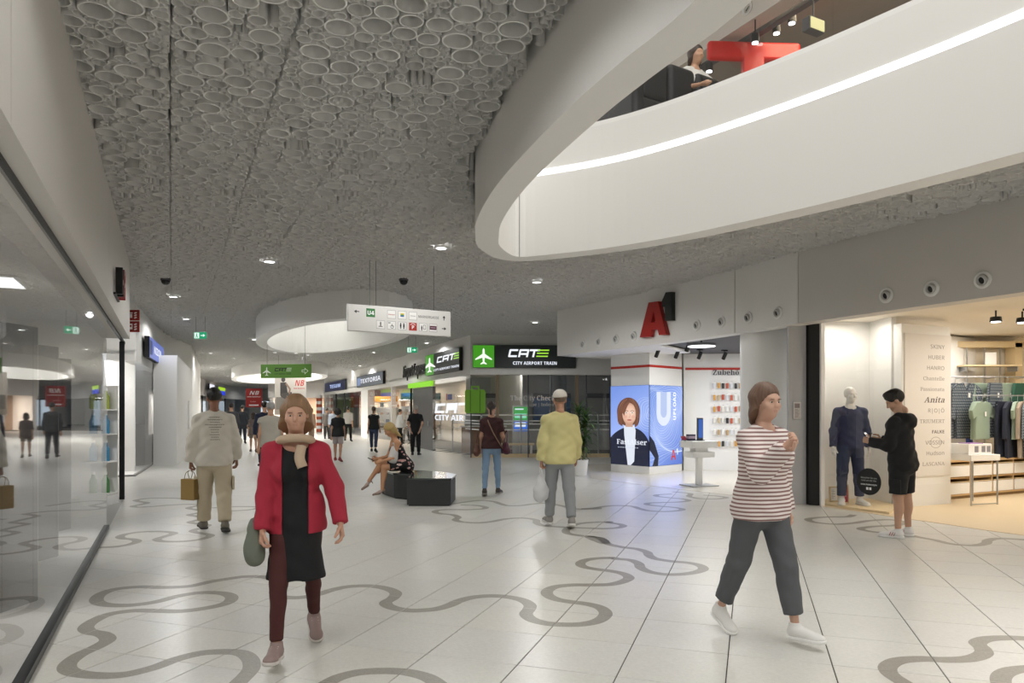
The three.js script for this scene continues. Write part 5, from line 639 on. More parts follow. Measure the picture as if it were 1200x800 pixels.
// ---------------------------------------------------------------- left shop contents
{
  const at = (s, o) => { const p = LP(s, o); return p; };
  const colS = [0xb9b4ac, 0x8c2f2c, 0x2e4a7a, 0xd8d3c6, 0x3a3d42, 0xc9a35a, 0x5a7d8f, 0xe3e1dc].map((c) => std(c, .6));
  [[6.6, -.85], [8.6, -.95], [10.6, -1.05], [12.4, -1.7]].forEach(([s, o], i) => {
    const p = at(s, o), u = thing('display_shelf', ['dark shelf unit with red goods behind the shop glass', 'dark shelf unit with mixed boxes behind the shop glass', 'dark shelf unit with pale goods behind the shop glass', 'dark shelf unit near the entrance of the glass shop'][i], 'shelf', undefined, [p[0], .003, p[1]], -.1);
    part('back', bx(1.2, 2.2, .03, 0, 1.1, -.22), M.grey, u); for (const y of [.35, .8, 1.25, 1.7]) part('board', bx(1.2, .03, .42, 0, y, 0), M.dark, u); for (const x of [-.59, .59]) part('side', bx(.03, 2.2, .45, x, 1.1, 0), M.dark, u);
    const lab = ['small good on the shelf unit with red boxes behind the shop glass', 'small good on the mixed shelf unit behind the shop glass', 'small good on the pale shelf unit behind the shop glass', 'small good on the shelf unit near the glass shop entrance'][i];
    for (const y of [.35, .8, 1.25, 1.7]) for (let k = 0; k < 4; k++) { const h = rr(.14, .36), x = -.42 + k * .28, g = thing('shelf_good', lab, 'package', 'goods on the glass shop shelves', [p[0] + Math.cos(.1) * x, y + .02, p[1] - Math.sin(.1) * x], -.1); part('box', bx(rr(.14, .24), h, .25, 0, h / 2, 0, .012), i === 0 && rnd() < .6 ? colS[1] : colS[(rnd() * 8) | 0], g); }
  });
  for (const [s, o, l, hgt] of [[4.3, -.45, 'white waisted display stool with a round seat behind the glass, the taller one', .62], [4.9, -.5, 'white waisted display stool with a round seat behind the glass, the shorter one', .5]]) { const p = at(s, o), t = thing('display_stool', l, 'stool', 'white display stools', [p[0], .003, p[1]]); part('waisted_base', lathe([[0, 0], [.2, 0], [.2, .02], [.09, hgt * .5], [.17, hgt - .06], [0, hgt - .06]], 28), M.white, t); part('seat', cyl(.19, .19, .06, 0, hgt - .03, 0, 28), M.bright, t); }
  const p = at(5.4, -1.6), tb = thing('display_table', 'low white display table with folded clothes behind the shop glass', 'table', undefined, [p[0], .003, p[1]], .45); part('top', bx(1.4, .05, .8, 0, .75, 0), M.white, tb); for (const [x, z] of [[-.65, -.35], [.65, -.35], [-.65, .35], [.65, .35]]) part('leg', bx(.05, .72, .05, x, .36, z), M.white, tb);
  [[-.45, 0x4a6fa0, 'blue'], [0, 0x9a9a98, 'grey'], [.45, 0xd8c9a8, 'cream']].forEach(([x, c, n]) => { const t = thing('folded_clothes', 'folded ' + n + ' clothes stacked on the white display table behind the glass', 'clothes', undefined, [p[0] + Math.cos(.45) * x, .781, p[1] + Math.sin(.45) * x], .45); for (let k = 0; k < 3; k++) part('folded_layer', bx(.34, .05, .3, 0, .026 + k * .052, 0, .02), std(c, .85), t); });
  const v = at(5.6, -.55), va = thing('striped_vase', 'flared silver striped display vase hanging high behind the glass', 'vase', undefined, [v[0], 1.62, v[1]]);
  const stp = canvasTex(256, 64, (c) => { for (let i = 0; i < 16; i++) { c.fillStyle = i % 2 ? '#d9d9d6' : '#6d6d6c'; c.fillRect(i * 16, 0, 16, 64); } }); part('body', lathe([[.0, 0], [.1, 0], [.09, .1], [.12, .35], [.14, .6], [.2, .78], [.22, .82], [.18, .8], [.12, .62], [0, .5]], 32), new THREE.MeshStandardMaterial({ map: stp, roughness: .3 }), va); part('cord', cyl(.004, .004, .7, 0, 1.14, 0, 6), M.dgrey, va); part('rim', new THREE.TorusGeometry(.215, .012, 8, 32).rotateX(Math.PI / 2).translate(0, .82, 0), M.metal, va);
  // tower with bottles beside the entrance post
  const w = at(13.1, -.3), tw = thing('display_tower', 'narrow white display tower with blue and green goods beside the shop entrance', 'shelf', undefined, [w[0], .003, w[1]], .1); part('base', bx(.42, .16, .4, 0, .08, 0), M.white, tw); part('back', bx(.42, 1.9, .03, 0, 1.0, -.18), M.white, tw); for (const y of [.18, .7, 1.15, 1.55]) part('board', bx(.42, .02, .38, 0, y, 0), M.white, tw);
  [[.192, 0x3f7d45, 'green'], [.712, 0x2f7fa8, 'blue'], [1.162, 0x2f7fa8, 'light blue'], [1.562, 0x9aa83a, 'olive']].forEach(([y, c, n]) => { for (const x of [-.1, .1]) { const t = thing('bottle', n + ' bottle standing in the narrow display tower', 'bottle', 'bottles in the display tower', [w[0] + x, y + .003, w[1]]); part('body', lathe([[0, 0], [.06, 0], [.06, .2], [.03, .26], [.025, .3], [0, .3]], 20), std(c, .3), t); part('cap', cyl(.027, .027, .04, 0, .32, 0, 16), M.bright, t); } });
  for (const s of [2, 6, 10]) { const q = at(s, -1.3); areaLight(q[0], 3.05, q[1], .8, .8, 26); const t = thing('shop_ceiling_lamp', 'square ceiling lamp inside the glass fronted shop', 'ceiling light', 'ceiling lamps inside the glass shop', [q[0], 3.085, q[1]], .45); part('frame', bx(.9, .02, .9, 0, 0, 0), M.white, t); part('diffuser', bx(.8, .01, .8, 0, -.012, 0), glow(0xffffff, 1.5), t); }
}
// ---------------------------------------------------------------- far shop and upper floor contents
{
  const u = [[2, 15.3], [8.6, 2.4]];
  const tx = (px, d) => (px - 600) / F * d;
  const tt = thing('shop_letter', 'large glossy red letter hanging in the upper shop', 'lettering', undefined, [tx(882, 12.2), 0, 12.2], .06), hy = (y) => heightAt(12.2, y);
  part('crossbar', new RoundedBoxGeometry(1.62, .32, .14, 4, .06).translate(.02, hy(61), 0), std(0xd8221c, .3), tt); part('stem', bx(.36, 1.6, .14, 0, hy(61) - .9, 0, .02), std(0xd8221c, .3), tt);
  for (const [px, py, d] of [[885, 45, 11.6], [910, 34, 11.8], [928, 22, 11.6], [831, 79, 12.9]]) { const y = 8.22, t = thing('track_spot', 'black track spotlight inside the upper shop', 'spotlight', 'track spotlights in the upper shop', [tx(px, d), y, d]); const h = y - heightAt(d, py); part('stem', cyl(.012, .012, Math.max(.06, h - .1), 0, -Math.max(.06, h - .1) / 2, 0, 8), M.black, t); part('head', cyl(.06, .07, .14, 0, -h - .0, 0, 16), M.black, t); part('lens', cyl(.05, .05, .01, 0, -h - .076, 0, 16), M.lamp, t); }
  areaLight(5.2, 8.25, 11, 1.4, 2, 8, 0xffe8c4, .5);
  const yl = thing('upper_box_lamp', 'yellowish rectangular box lamp in the upper shop', 'ceiling light', undefined, [tx(953, 10.9), heightAt(10.9, 31), 10.9], .5); part('housing', bx(.34, .2, .14, 0, 0, 0, .01), M.dgrey, yl); part('diffuser', bx(.3, .16, .02, 0, 0, .075), glow(0xe8e0a0, .9), yl); part('stem', cyl(.012, .012, 1, 0, .55, 0, 8), M.dgrey, yl);
  // sofa behind the balustrade
  const c = onPoly(782, [[.4, 9.9], [3.0, 8.6]]) || { p: [2.0, 9.2] }, so = thing('lounge_sofa', 'black quilted lounge sofa behind the upper balustrade', 'sofa', undefined, [2.15, 4.9, 9.35], .55);
  part('seat', bx(1.9, .28, .75, 0, .3, 0, .08), std(0x1b1b1d, .6), so); for (let i = 0; i < 4; i++) part('back_cushion', bx(.46, .55, .22, -.7 + i * .468, .68, .26, .08), std(0x202022, .6), so); for (const x of [-.95, .95]) part('armrest', bx(.18, .5, .75, x, .4, 0, .06), std(0x1b1b1d, .6), so); for (const [x, z] of [[-.8, -.28], [.8, -.28], [-.8, .28], [.8, .28]]) part('leg', cyl(.025, .02, .16, x, .08, z, 10), M.metal, so);
  const ba = thing('red_cushion', 'bright red cushion on the upper lounge sofa', 'cushion', undefined, [1.35, 5.34, 9.85], .6); part('cover', new THREE.SphereGeometry(.24, 24, 16).scale(1, .9, .4).translate(0, .2, 0), std(0xd6251f, .7), ba); part('piping', new THREE.TorusGeometry(.235, .008, 8, 32).scale(1, .9, 1).translate(0, .2, 0), std(0xa81c18, .7), ba);
  // far shop: lit shelf and posts
  for (const [x, l] of [[-19.4, 'lit display case on the left of the far end shop'], [-17.2, 'lit display case on the right of the far end shop']]) { const t = thing('display_case', l, 'display case', 'far display cases', [x, 0, 66]); part('case', bx(1.5, 2.0, .4, 0, 1.0, 0), M.white, t); for (const y of [.6, 1.1, 1.6]) part('board', bx(1.4, .04, .3, 0, y, .1), M.paleWood, t); part('glow_panel_light', bx(1.3, 1.7, .02, 0, 1.05, .205), glow(0xdfe6f5, .6), t); }
  const bp = thing('striped_pier', 'narrow red and white banded pier at the end of the far shop row', 'pier', undefined, [-14.45, 0, 53.4]); for (let k = 0; k < 12; k++) part('band', bx(.35, .225, .35, 0, .115 + k * .23, 0), k % 2 ? M.white : std(0xb5563a, .7), bp);
}
// ---------------------------------------------------------------- people: distance fields of tapered limbs, meshed on a grid
const vec = (x, y, z) => [x, y, z], add = (a, b, k = 1) => [a[0] + b[0] * k, a[1] + b[1] * k, a[2] + b[2] * k], sub = (a, b) => [a[0] - b[0], a[1] - b[1], a[2] - b[2]], dot = (a, b) => a[0] * b[0] + a[1] * b[1] + a[2] * b[2], len = (a) => Math.hypot(...a), unit3 = (a) => { const l = len(a) || 1; return [a[0] / l, a[1] / l, a[2] / l]; }, mix = (a, b, t) => [a[0] + (b[0] - a[0]) * t, a[1] + (b[1] - a[1]) * t, a[2] + (b[2] - a[2]) * t];
const cap = (a, b, ra, rb = ra, o = {}) => ({ a, b, ra, rb, ...o }), ell = (c, r) => ({ c, r });
function meshField(prims, cell, { k = .03, cuts = [], noise = 0, strands = 0 } = {}) {
  const lo = [9, 9, 9], hi = [-9, -9, -9], bound = (p) => { const m = p.c ? Math.max(...p.r) : Math.max(p.ra, p.rb) * (p.w || 1); const e = p.c ? p.r : [m, m, m], A = p.c || p.a, B = p.c || p.b; return [[0, 1, 2].map((i) => Math.min(A[i], B[i]) - e[i]), [0, 1, 2].map((i) => Math.max(A[i], B[i]) + e[i])]; };
  const bs = prims.map(bound); for (const [l, h] of bs) for (let i = 0; i < 3; i++) { lo[i] = Math.min(lo[i], l[i]); hi[i] = Math.max(hi[i], h[i]); }
  const pad = cell * 2.5 + noise * 2; const n = [0, 1, 2].map((i) => Math.ceil((hi[i] - lo[i] + pad * 2) / cell) + 1), o = lo.map((v) => v - pad), [nx, ny, nz] = n, f = new Float32Array(nx * ny * nz).fill(.25);
  prims.forEach((p, q) => {
    const [l, h] = bs[q], m = k + cell * 3, i0 = l.map((v, i) => Math.max(0, Math.floor((v - m - o[i]) / cell))), i1 = h.map((v, i) => Math.min(n[i] - 1, Math.ceil((v + m - o[i]) / cell)));
    let ba, l2, s = p.s, w = p.w || 1, dir; if (!p.c) { ba = sub(p.b, p.a); l2 = dot(ba, ba) || 1e-9; dir = unit3(ba); }
    for (let z = i0[2]; z <= i1[2]; z++) for (let y = i0[1]; y <= i1[1]; y++) for (let x = i0[0]; x <= i1[0]; x++) {
      const X = o[0] + x * cell, Y = o[1] + y * cell, Z = o[2] + z * cell; let d;
      if (p.c) { const a = (X - p.c[0]) / p.r[0], b = (Y - p.c[1]) / p.r[1], c = (Z - p.c[2]) / p.r[2], k0 = Math.hypot(a, b, c), k1 = Math.hypot(a / p.r[0], b / p.r[1], c / p.r[2]); d = k1 > 1e-6 ? k0 * (k0 - 1) / k1 : -Math.min(...p.r); }
      else { const ax = X - p.a[0], ay = Y - p.a[1], az = Z - p.a[2]; let t = (ax * ba[0] + ay * ba[1] + az * ba[2]) / l2; const tc = t < 0 ? 0 : t > 1 ? 1 : t; const qx = ax - ba[0] * tc, qy = ay - ba[1] * tc, qz = az - ba[2] * tc; let r2 = qx * qx + qy * qy + qz * qz; if (s) { const c = qx * s[0] + qy * s[1] + qz * s[2]; r2 += c * c * (1 / (w * w) - 1); } d = Math.sqrt(r2 > 0 ? r2 : 0) - (p.ra + (p.rb - p.ra) * tc); if (p.flat) { const e = (X - p.b[0]) * dir[0] + (Y - p.b[1]) * dir[1] + (Z - p.b[2]) * dir[2]; if (e > d) d = e; } }
      const id = (z * ny + y) * nx + x, c = f[id]; if (p.sub) { const e = -d, hh = Math.max(0, 1 - Math.abs(c - e) / .012); f[id] = Math.max(c, e) + hh * hh * .003; } else { const kk = p.k ?? k, hh = Math.max(kk - Math.abs(c - d), 0) / kk; f[id] = Math.min(c, d) - hh * hh * kk * .25; }
    }
  });
  if (noise || cuts.length) for (let z = 0, id = 0; z < nz; z++) for (let y = 0; y < ny; y++) for (let x = 0; x < nx; x++, id++) { let v = f[id]; if (v > .1) continue; const X = o[0] + x * cell, Y = o[1] + y * cell, Z = o[2] + z * cell; if (noise) v += noise * (Math.sin(X * 29 + Math.sin(Y * 19 + Z * 9) * 1.5) * Math.sin(Y * 24 + Z * 21 + 1.7) + .5 * Math.sin(Y * 47 + X * 33 + Z * 11)); if (strands) v += strands * Math.sin(Math.atan2(X, Z + .02) * 26 + Y * 14 + 2 * Math.sin(Y * 30)); for (const c of cuts) { const e = c(X, Y, Z); if (e > v) v = e; } f[id] = v; }
  const vid = new Int32Array(nx * ny * nz).fill(-1), pos = [], idx = [], sx = 1, sy = nx, sz = nx * ny, cor = [0, sx, sy, sx + sy, sz, sz + sx, sz + sy, sz + sx + sy], ed = [[0, 1], [2, 3], [4, 5], [6, 7], [0, 2], [1, 3], [4, 6], [5, 7], [0, 4], [1, 5], [2, 6], [3, 7]];
  for (let z = 0; z < nz - 1; z++) for (let y = 0; y < ny - 1; y++) for (let x = 0; x < nx - 1; x++) {
    const id = z * sz + y * sy + x; let m = 0; for (let c = 0; c < 8; c++) if (f[id + cor[c]] < 0) m |= 1 << c; if (m === 0 || m === 255) continue;
    let cx = 0, cy = 0, cz = 0, ct = 0; for (const [a, b] of ed) { const fa = f[id + cor[a]], fb = f[id + cor[b]]; if ((fa < 0) !== (fb < 0)) { const t = fa / (fa - fb); cx += (a & 1) + ((b & 1) - (a & 1)) * t; cy += ((a >> 1) & 1) + (((b >> 1) & 1) - ((a >> 1) & 1)) * t; cz += (a >> 2) + ((b >> 2) - (a >> 2)) * t; ct++; } }
    vid[id] = pos.length / 3; pos.push(o[0] + (x + cx / ct) * cell, o[1] + (y + cy / ct) * cell, o[2] + (z + cz / ct) * cell);
  }
  const quad = (a, b, c, d, fl) => { if (a < 0 || b < 0 || c < 0 || d < 0) return; fl ? idx.push(a, b, c, a, c, d) : idx.push(a, c, b, a, d, c); };
  for (let z = 1; z < nz - 1; z++) for (let y = 1; y < ny - 1; y++) for (let x = 1; x < nx - 1; x++) { const id = z * sz + y * sy + x, s = f[id] < 0; if (s !== f[id + sx] < 0) quad(vid[id], vid[id - sy], vid[id - sy - sz], vid[id - sz], !s); if (s !== f[id + sy] < 0) quad(vid[id], vid[id - sz], vid[id - sz - sx], vid[id - sx], !s); if (s !== f[id + sz] < 0) quad(vid[id], vid[id - sx], vid[id - sx - sy], vid[id - sy], !s); }
  const g = new THREE.BufferGeometry(); g.setAttribute('position', new THREE.Float32BufferAttribute(pos, 3)); g.setIndex(idx); g.computeVertexNormals();
  const uv = new Float32Array(pos.length / 3 * 2); for (let i = 0; i < pos.length / 3; i++) { uv[i * 2] = pos[i * 3] + pos[i * 3 + 2] * .7; uv[i * 2 + 1] = pos[i * 3 + 1]; } g.setAttribute('uv', new THREE.BufferAttribute(uv, 2)); return g;
}
const cache = {}; const once = (key, f) => cache[key] ??= f();
const headGeo = (lo) => once('head' + lo, () => meshField([ell([0, .035, -.012], [.077, .09, .097]), ell([0, -.03, .022], [.062, .088, .07]), cap([0, -.088, .05], [0, -.085, .058], .026), cap([0, .012, .088], [0, -.026, .106], .008, .013, { k: .012 }), cap([-.033, .026, .079], [.033, .026, .079], .009), cap([-.045, -.028, .062], [-.04, -.03, .066], .022), cap([.045, -.028, .062], [.04, -.03, .066], .022), cap([0, -.09, 0], [0, -.14, -.025], .05, .052), ...(lo ? [] : [{ ...ell([-.031, .001, .103], [.016, .011, .014]), sub: 1 }, { ...ell([.031, .001, .103], [.016, .011, .014]), sub: 1 }]), cap([-.018, -.056, .083], [.018, -.056, .083], .008, .008, { k: .006 }), cap([-.017, -.067, .082], [.017, -.067, .082], .008, .008, { k: .006 }), { ...ell([-.078, -.004, -.012], [.011, .032, .02]), k: .012 }, { ...ell([.078, -.004, -.012], [.011, .032, .02]), k: .012 }], lo ? .011 : .0055, { k: .028 }));
const face = (t = .02) => (x, y, z) => z * .8 - y * .55 - t;
const HAIR = {
  short: (lo) => meshField([ell([0, .046, -.02], [.086, .093, .103])], lo ? .012 : .006, { cuts: [face(.022), (x, y, z) => -.055 - y], noise: .0022, strands: lo ? 0 : .0022 }),
  thick: (lo) => meshField([ell([0, .052, -.02], [.093, .1, .11]), ell([0, .12, .04], [.06, .03, .05])], lo ? .012 : .006, { cuts: [face(.034), (x, y, z) => -.05 - y], noise: .004, strands: lo ? 0 : .0022 }),
  bob: (lo) => meshField([ell([0, .046, -.02], [.09, .095, .105]), cap([-.075, .02, -.03], [-.085, -.12, -.02], .03, .034), cap([.075, .02, -.03], [.085, -.12, -.02], .03, .034), cap([0, .02, -.07], [0, -.13, -.065], .05, .05, { s: [1, 0, 0], w: 1.5 })], lo ? .012 : .006, { cuts: [face(.03)], noise: .003, strands: lo ? 0 : .0022 }),
  long: (lo) => meshField([ell([0, .046, -.02], [.09, .095, .106]), cap([-.075, .02, -.02], [-.085, -.2, .01], .03, .028), cap([.075, .02, -.02], [.085, -.2, .01], .03, .028), cap([0, .02, -.07], [0, -.24, -.085], .05, .045, { s: [1, 0, 0], w: 1.7 })], lo ? .012 : .006, { cuts: [face(.034)], noise: .003, strands: lo ? 0 : .0022 }),
  bun: (lo) => meshField([ell([0, .046, -.02], [.084, .092, .103]), ell([0, .1, -.1], [.045, .045, .045]), cap([0, .02, -.1], [0, -.12, -.12], .03, .02)], lo ? .012 : .006, { cuts: [face(.022), (x, y, z) => -.13 - y], noise: .002, strands: lo ? 0 : .0022 }),
  cap: (lo) => meshField([ell([0, .06, -.015], [.092, .085, .112]), cap([0, .055, .08], [0, .045, .15], .014, .01, { s: [1, 0, 0], w: 5 })], lo ? .012 : .006, { cuts: [(x, y, z) => .03 - y] }),
  curls: (lo) => meshField([ell([0, .05, -.02], [.11, .105, .12]), ell([-.08, 0, -.03], [.05, .07, .06]), ell([.08, 0, -.03], [.05, .07, .06]), ell([0, -.02, -.09], [.09, .08, .05])], lo ? .012 : .006, { cuts: [face(.034)], noise: .006, strands: lo ? 0 : .0022 }),
};
const handGeo = (curl, side) => once('hand' + curl + side, () => {           // wrist at 0, fingers along -y, palm towards -x * side, thumb towards +z
  const N = [-side, 0, 0], P = [cap([0, .012, 0], [0, -.082, .0], .019, .017, { s: [0, 0, 1], w: 2.0 })];
  for (let i = 0; i < 4; i++) { let p = [0, -.08, .028 - .0185 * i], a = curl * .35; const L = [.07, .078, .073, .058][i]; for (let k = 0; k < 3; k++) { a += k ? curl : curl * .5; const q = add(p, [N[0] * Math.sin(a), -Math.cos(a), 0], L * [.46, .3, .24][k]); P.push(cap(p, q, .0095 - k * .001, .009 - k * .001, { k: .006 })); p = q; } }
  let t = [0, -.018, .03]; for (const [l, d] of [[.045, [N[0] * .35, -.62, .65]], [.034, [N[0] * .4, -.85, .3 - curl * .3]], [.026, [N[0] * .6, -.8, .1 - curl * .3]]]) { const q = add(t, unit3(d), l); P.push(cap(t, q, .0115, .0095, { k: .008 })); t = q; }
  return meshField(P, .0045, { k: .012 });
});
const shoeGeo = (kind, lo) => once('shoe' + kind + lo, () => { const c = lo ? .012 : .007; const up = kind === 'heel' ? [cap([0, .075, -.04], [0, .05, .04], .026, .026), cap([0, .045, .05], [0, .022, .13], .03, .022, { s: [1, 0, 0], w: 1.15 })] : [cap([0, .05, -.035], [0, .045, -.03], .04), cap([0, .06, -.02], [0, .115, -.015], .044, .04, { flat: 1 }), cap([0, .055, .01], [0, .032, .13], .043, .034, { s: [1, 0, 0], w: 1.15 }), ell([0, .028, .15], [.047, .032, .055])];
  const sole = kind === 'heel' ? [cap([0, .03, .05], [0, .01, .16], .03, .03, { s: [1, 0, 0], w: 1.15 }), cap([0, .07, -.05], [0, 0, -.055], .012, .006)] : [cap([0, .02, -.035], [0, .02, -.03], .048), cap([0, .02, .0], [0, .02, .13], .04, .042, { s: [1, 0, 0], w: 1.15 }), ell([0, .02, .15], [.053, .05, .06])];
  return [meshField(up, c, { k: .02, cuts: [(x, y) => .014 - y] }), meshField(sole, c, { k: .02, cuts: [(x, y) => .001 - y, (x, y) => y - (kind === 'heel' ? .07 : .026)] })]; });
const D2 = Math.PI / 180;
function person(o) {
  const lo = o.lo, cell = lo ? .02 : .0125, fem = o.fem, U = [0, Math.cos(o.lean || 0), Math.sin(o.lean || 0)], Fw = [0, -U[2], U[1]], S = [1, 0, 0], sw = fem ? .155 : .178, hw = fem ? .09 : .088;
  const P0 = [0, .93, 0], legs = {}, arms = {};
  for (const [nm, sd] of [['L', 1], ['R', -1]]) {
    const q = { f: 0, k: 0, a: .04, p: 0, t: .15, ...(o['leg' + nm] || {}) }, hip = [sd * hw, .92, 0], kd = unit3([sd * Math.sin(q.a), -Math.cos(q.f) * Math.cos(q.a), Math.sin(q.f)]), knee = add(hip, kd, .43), sf = q.f - q.k, sdv = unit3([sd * Math.sin(q.a) * .4 + sd * (q.i || 0), -Math.cos(sf), Math.sin(sf)]), ank = add(knee, sdv, .41);
    const m = new THREE.Matrix4().makeRotationFromEuler(new THREE.Euler(q.p, sd * q.t, 0, 'YXZ')).setPosition(...ank); m.multiply(new THREE.Matrix4().makeTranslation(0, -.085, .012));
    legs[nm] = { hip, knee, ank, m };
    const r = { f: 0, a: .12, e: .15, i: 0, c: .45, ...(o['arm' + nm] || {}) }, sh0 = add(add(P0, U, .45), S, sd * sw), base = o.lean || 0, fa = r.f + (r.abs ? 0 : base * .3), ud = unit3([sd * Math.sin(r.a), -Math.cos(fa) * Math.cos(r.a), Math.sin(fa) * Math.cos(r.a)]), elb = add(sh0, ud, .285), ff = fa + r.e, fd = unit3([sd * (Math.sin(r.a) * .4 - r.i), -Math.cos(ff), Math.sin(ff)]), wr = add(elb, fd, .245);
    arms[nm] = { sh: sh0, elb, wr, ud, fd, curl: r.c, sd };
  }
  let low = 9; for (const nm of ['L', 'R']) for (const z of [-.075, .2]) low = Math.min(low, new THREE.Vector3(0, 0, z).applyMatrix4(legs[nm].m).y);
  const dy = o.seat !== undefined ? o.seat + .1 - .92 : -low; const up = (p) => { p[1] += dy; };
  up(P0); for (const nm of ['L', 'R']) { for (const k of ['hip', 'knee', 'ank']) up(legs[nm][k]); legs[nm].m.premultiply(new THREE.Matrix4().makeTranslation(0, dy, 0)); for (const k of ['sh', 'elb', 'wr']) up(arms[nm][k]); }
  const at = (k, z = 0, x = 0) => add(add(add(P0, U, k), Fw, z), S, x), neckB = at(.535, -.01);
  const hp_ = o.headPitch || 0, hy = o.headYaw || 0, lean = o.lean || 0, nd = unit3([0, Math.cos(lean * .7 + hp_ * .4), Math.sin(lean * .7 + hp_ * .4)]), hc = add(neckB, nd, .175);
  const hm = new THREE.Matrix4().makeRotationFromEuler(new THREE.Euler(lean * .6 + hp_, hy, 0, 'YXZ')).setPosition(hc[0], hc[1], hc[2] + .015);
  const torso = (e) => [cap(at(-.02), at(.12), .1 + e, (fem ? .084 : .094) + e, { s: S, w: fem ? 1.55 : 1.42 }), cap(at(.12), at(.4, .005), (fem ? .084 : .096) + e, (fem ? .1 : .112) + e, { s: S, w: 1.42 }), ...['L', 'R'].map((nm) => cap(at(.5, -.01, arms[nm].sd * .05), arms[nm].sh, .046 + Math.min(e, .014), .05 + Math.min(e, .016))), cap(at(.4), at(.5, -.008), .088 + Math.min(e, .02), .055 + Math.min(e, .012), { s: S, w: 1.35 }), ...(fem ? [ell(add(at(.33, .085), S, .07), [.06 + e, .06 + e, .055 + e]), ell(add(at(.33, .085), S, -.07), [.06 + e, .06 + e, .055 + e])] : [])];
  const hips = (e) => [cap(at(-.05), at(.1), .105 + e, .09 + e, { s: S, w: fem ? 1.5 : 1.38 }), { ...ell(at(-.05, -.035, .062), [.085 + e, .1 + e, .085 + e]), k: .06 }, { ...ell(at(-.05, -.035, -.062), [.085 + e, .1 + e, .085 + e]), k: .06 }];
  const leg = (nm, e, t = 1, fl = 0) => { const { hip, knee, ank } = legs[nm]; const out = [t < .5 ? cap(hip, mix(hip, knee, t * 2), .085 + e, .085 - .027 * t * 2 + e, { flat: fl }) : cap(hip, knee, .085 + e, .058 + e)]; if (t >= .5) { const q = (t - .5) * 2; out.push(cap(knee, mix(knee, ank, q), .056 + e, (.056 - .018 * q) + e * (fl ? 1.15 : 1), { flat: fl })); const back = add(mix(knee, ank, .3), [0, 0, -.022]); out.push(ell(back, [.046 + e * .9, .1, .046 + e * .9])); } return out; };
  const arm = (nm, e, t = 1, fl = 0) => { const a = arms[nm]; return t <= .5 ? [cap(a.sh, mix(a.sh, a.elb, t * 2), .05 + Math.min(e, .016), .045 + e, { flat: fl })] : [cap(a.sh, a.elb, .05 + Math.min(e, .016), .042 + e), cap(a.elb, mix(a.elb, a.wr, (t - .5) * 2), .041 + e, .031 + e, { flat: fl })]; };
  const g = thing(o.name || 'person', o.label, o.category || 'person', o.group, [o.at[0], o.y || 0, o.at[1]], o.turn); g.scale.setScalar(o.h / 1.75);
  const skin = o.skinMat || std(o.skin || 0xc79a7d, .55);
  // body
  const body = [meshField([...torso(0), ...hips(0), ...leg('L', o.legs && (o.legs.t ?? 1) > .6 ? -.01 : -.004), ...leg('R', o.legs && (o.legs.t ?? 1) > .6 ? -.01 : -.004), ...arm('L', -.006), ...arm('R', -.006), cap(add(neckB, U, -.04), add(neckB, nd, .1), fem ? .05 : .057, fem ? .047 : .053)], cell, { k: .035 })];
  body.push(headGeo(lo).clone().applyMatrix4(hm));
  for (const nm of ['L', 'R']) { const a = arms[nm]; if (lo) { body.push(meshField([cap(a.wr, add(a.wr, a.fd, .09), .03, .034), cap(add(a.wr, a.fd, .09), add(a.wr, a.fd, .16), .03, .018)], .016)); continue; } const Y = a.fd.map((v) => -v), fwd = o.palm?.[nm] || (Math.abs(a.fd[1]) > .5 ? [0, 0, 1] : [0, 1, 0]); const z = unit3(sub(fwd, Y.map((v) => v * dot(fwd, Y)))), x = [Y[1] * z[2] - Y[2] * z[1], Y[2] * z[0] - Y[0] * z[2], Y[0] * z[1] - Y[1] * z[0]]; const m = new THREE.Matrix4().set(x[0], Y[0], z[0], a.wr[0], x[1], Y[1], z[1], a.wr[1], x[2], Y[2], z[2], a.wr[2], 0, 0, 0, 1); body.push(handGeo(a.curl, a.sd).clone().applyMatrix4(m)); }
  part('body', mergeGeometries(body), skin, g);
  // clothes
  const neckCut = (r, dz = .02) => { const c = add(at(.56), Fw, dz); return (x, y, z) => r - Math.hypot(x - c[0], (y - c[1]) * .8, z - c[2]); };
  const plane = (p, n) => (x, y, z) => (x - p[0]) * n[0] + (y - p[1]) * n[1] + (z - p[2]) * n[2];
  const mk = (c) => c.mat || std(c.color, c.rough ?? .85), nz = lo ? .003 : .0035;
  const T = o.top; let topMesh;
  if (T) { const e = T.loose ?? .018, pr = [...torso(e), ...hips(Math.max(e, .016)), ...arm('L', e * .85, T.sleeve ?? 1, 1), ...arm('R', e * .85, T.sleeve ?? 1, 1), cap(at(.1), at(-(T.hem ?? .1) - .06), (fem ? .092 : .102) + e, .108 + e + (T.flare || 0), { s: S, w: fem ? 1.5 : 1.42 })]; if (T.hood) pr.push(cap(at(.5, -.1, -.07), at(.5, -.1, .07), .055), cap(at(.42, -.135), at(.48, -.13), .05, .06, { s: S, w: 1.6 }), cap(at(.535, -.02, .1), at(.5, -.1, .06), .035), cap(at(.535, -.02, -.1), at(.5, -.1, -.06), .035));
    const cuts = [plane(at(-(T.hem ?? .1)), U.map((v) => -v)), neckCut(T.neck ?? .075)]; if (T.open) cuts.push((x, y, z) => { const zz = (x - P0[0]) * 0 + dot(sub([x, y, z], P0), Fw); return Math.min(T.open - Math.abs(x), zz - .0); });
    topMesh = part(T.part || 'shirt', meshField(pr, cell, { k: .03, cuts, noise: T.noise ?? nz }), mk(T), g); if (T.label) topMesh.userData.label = T.label; }
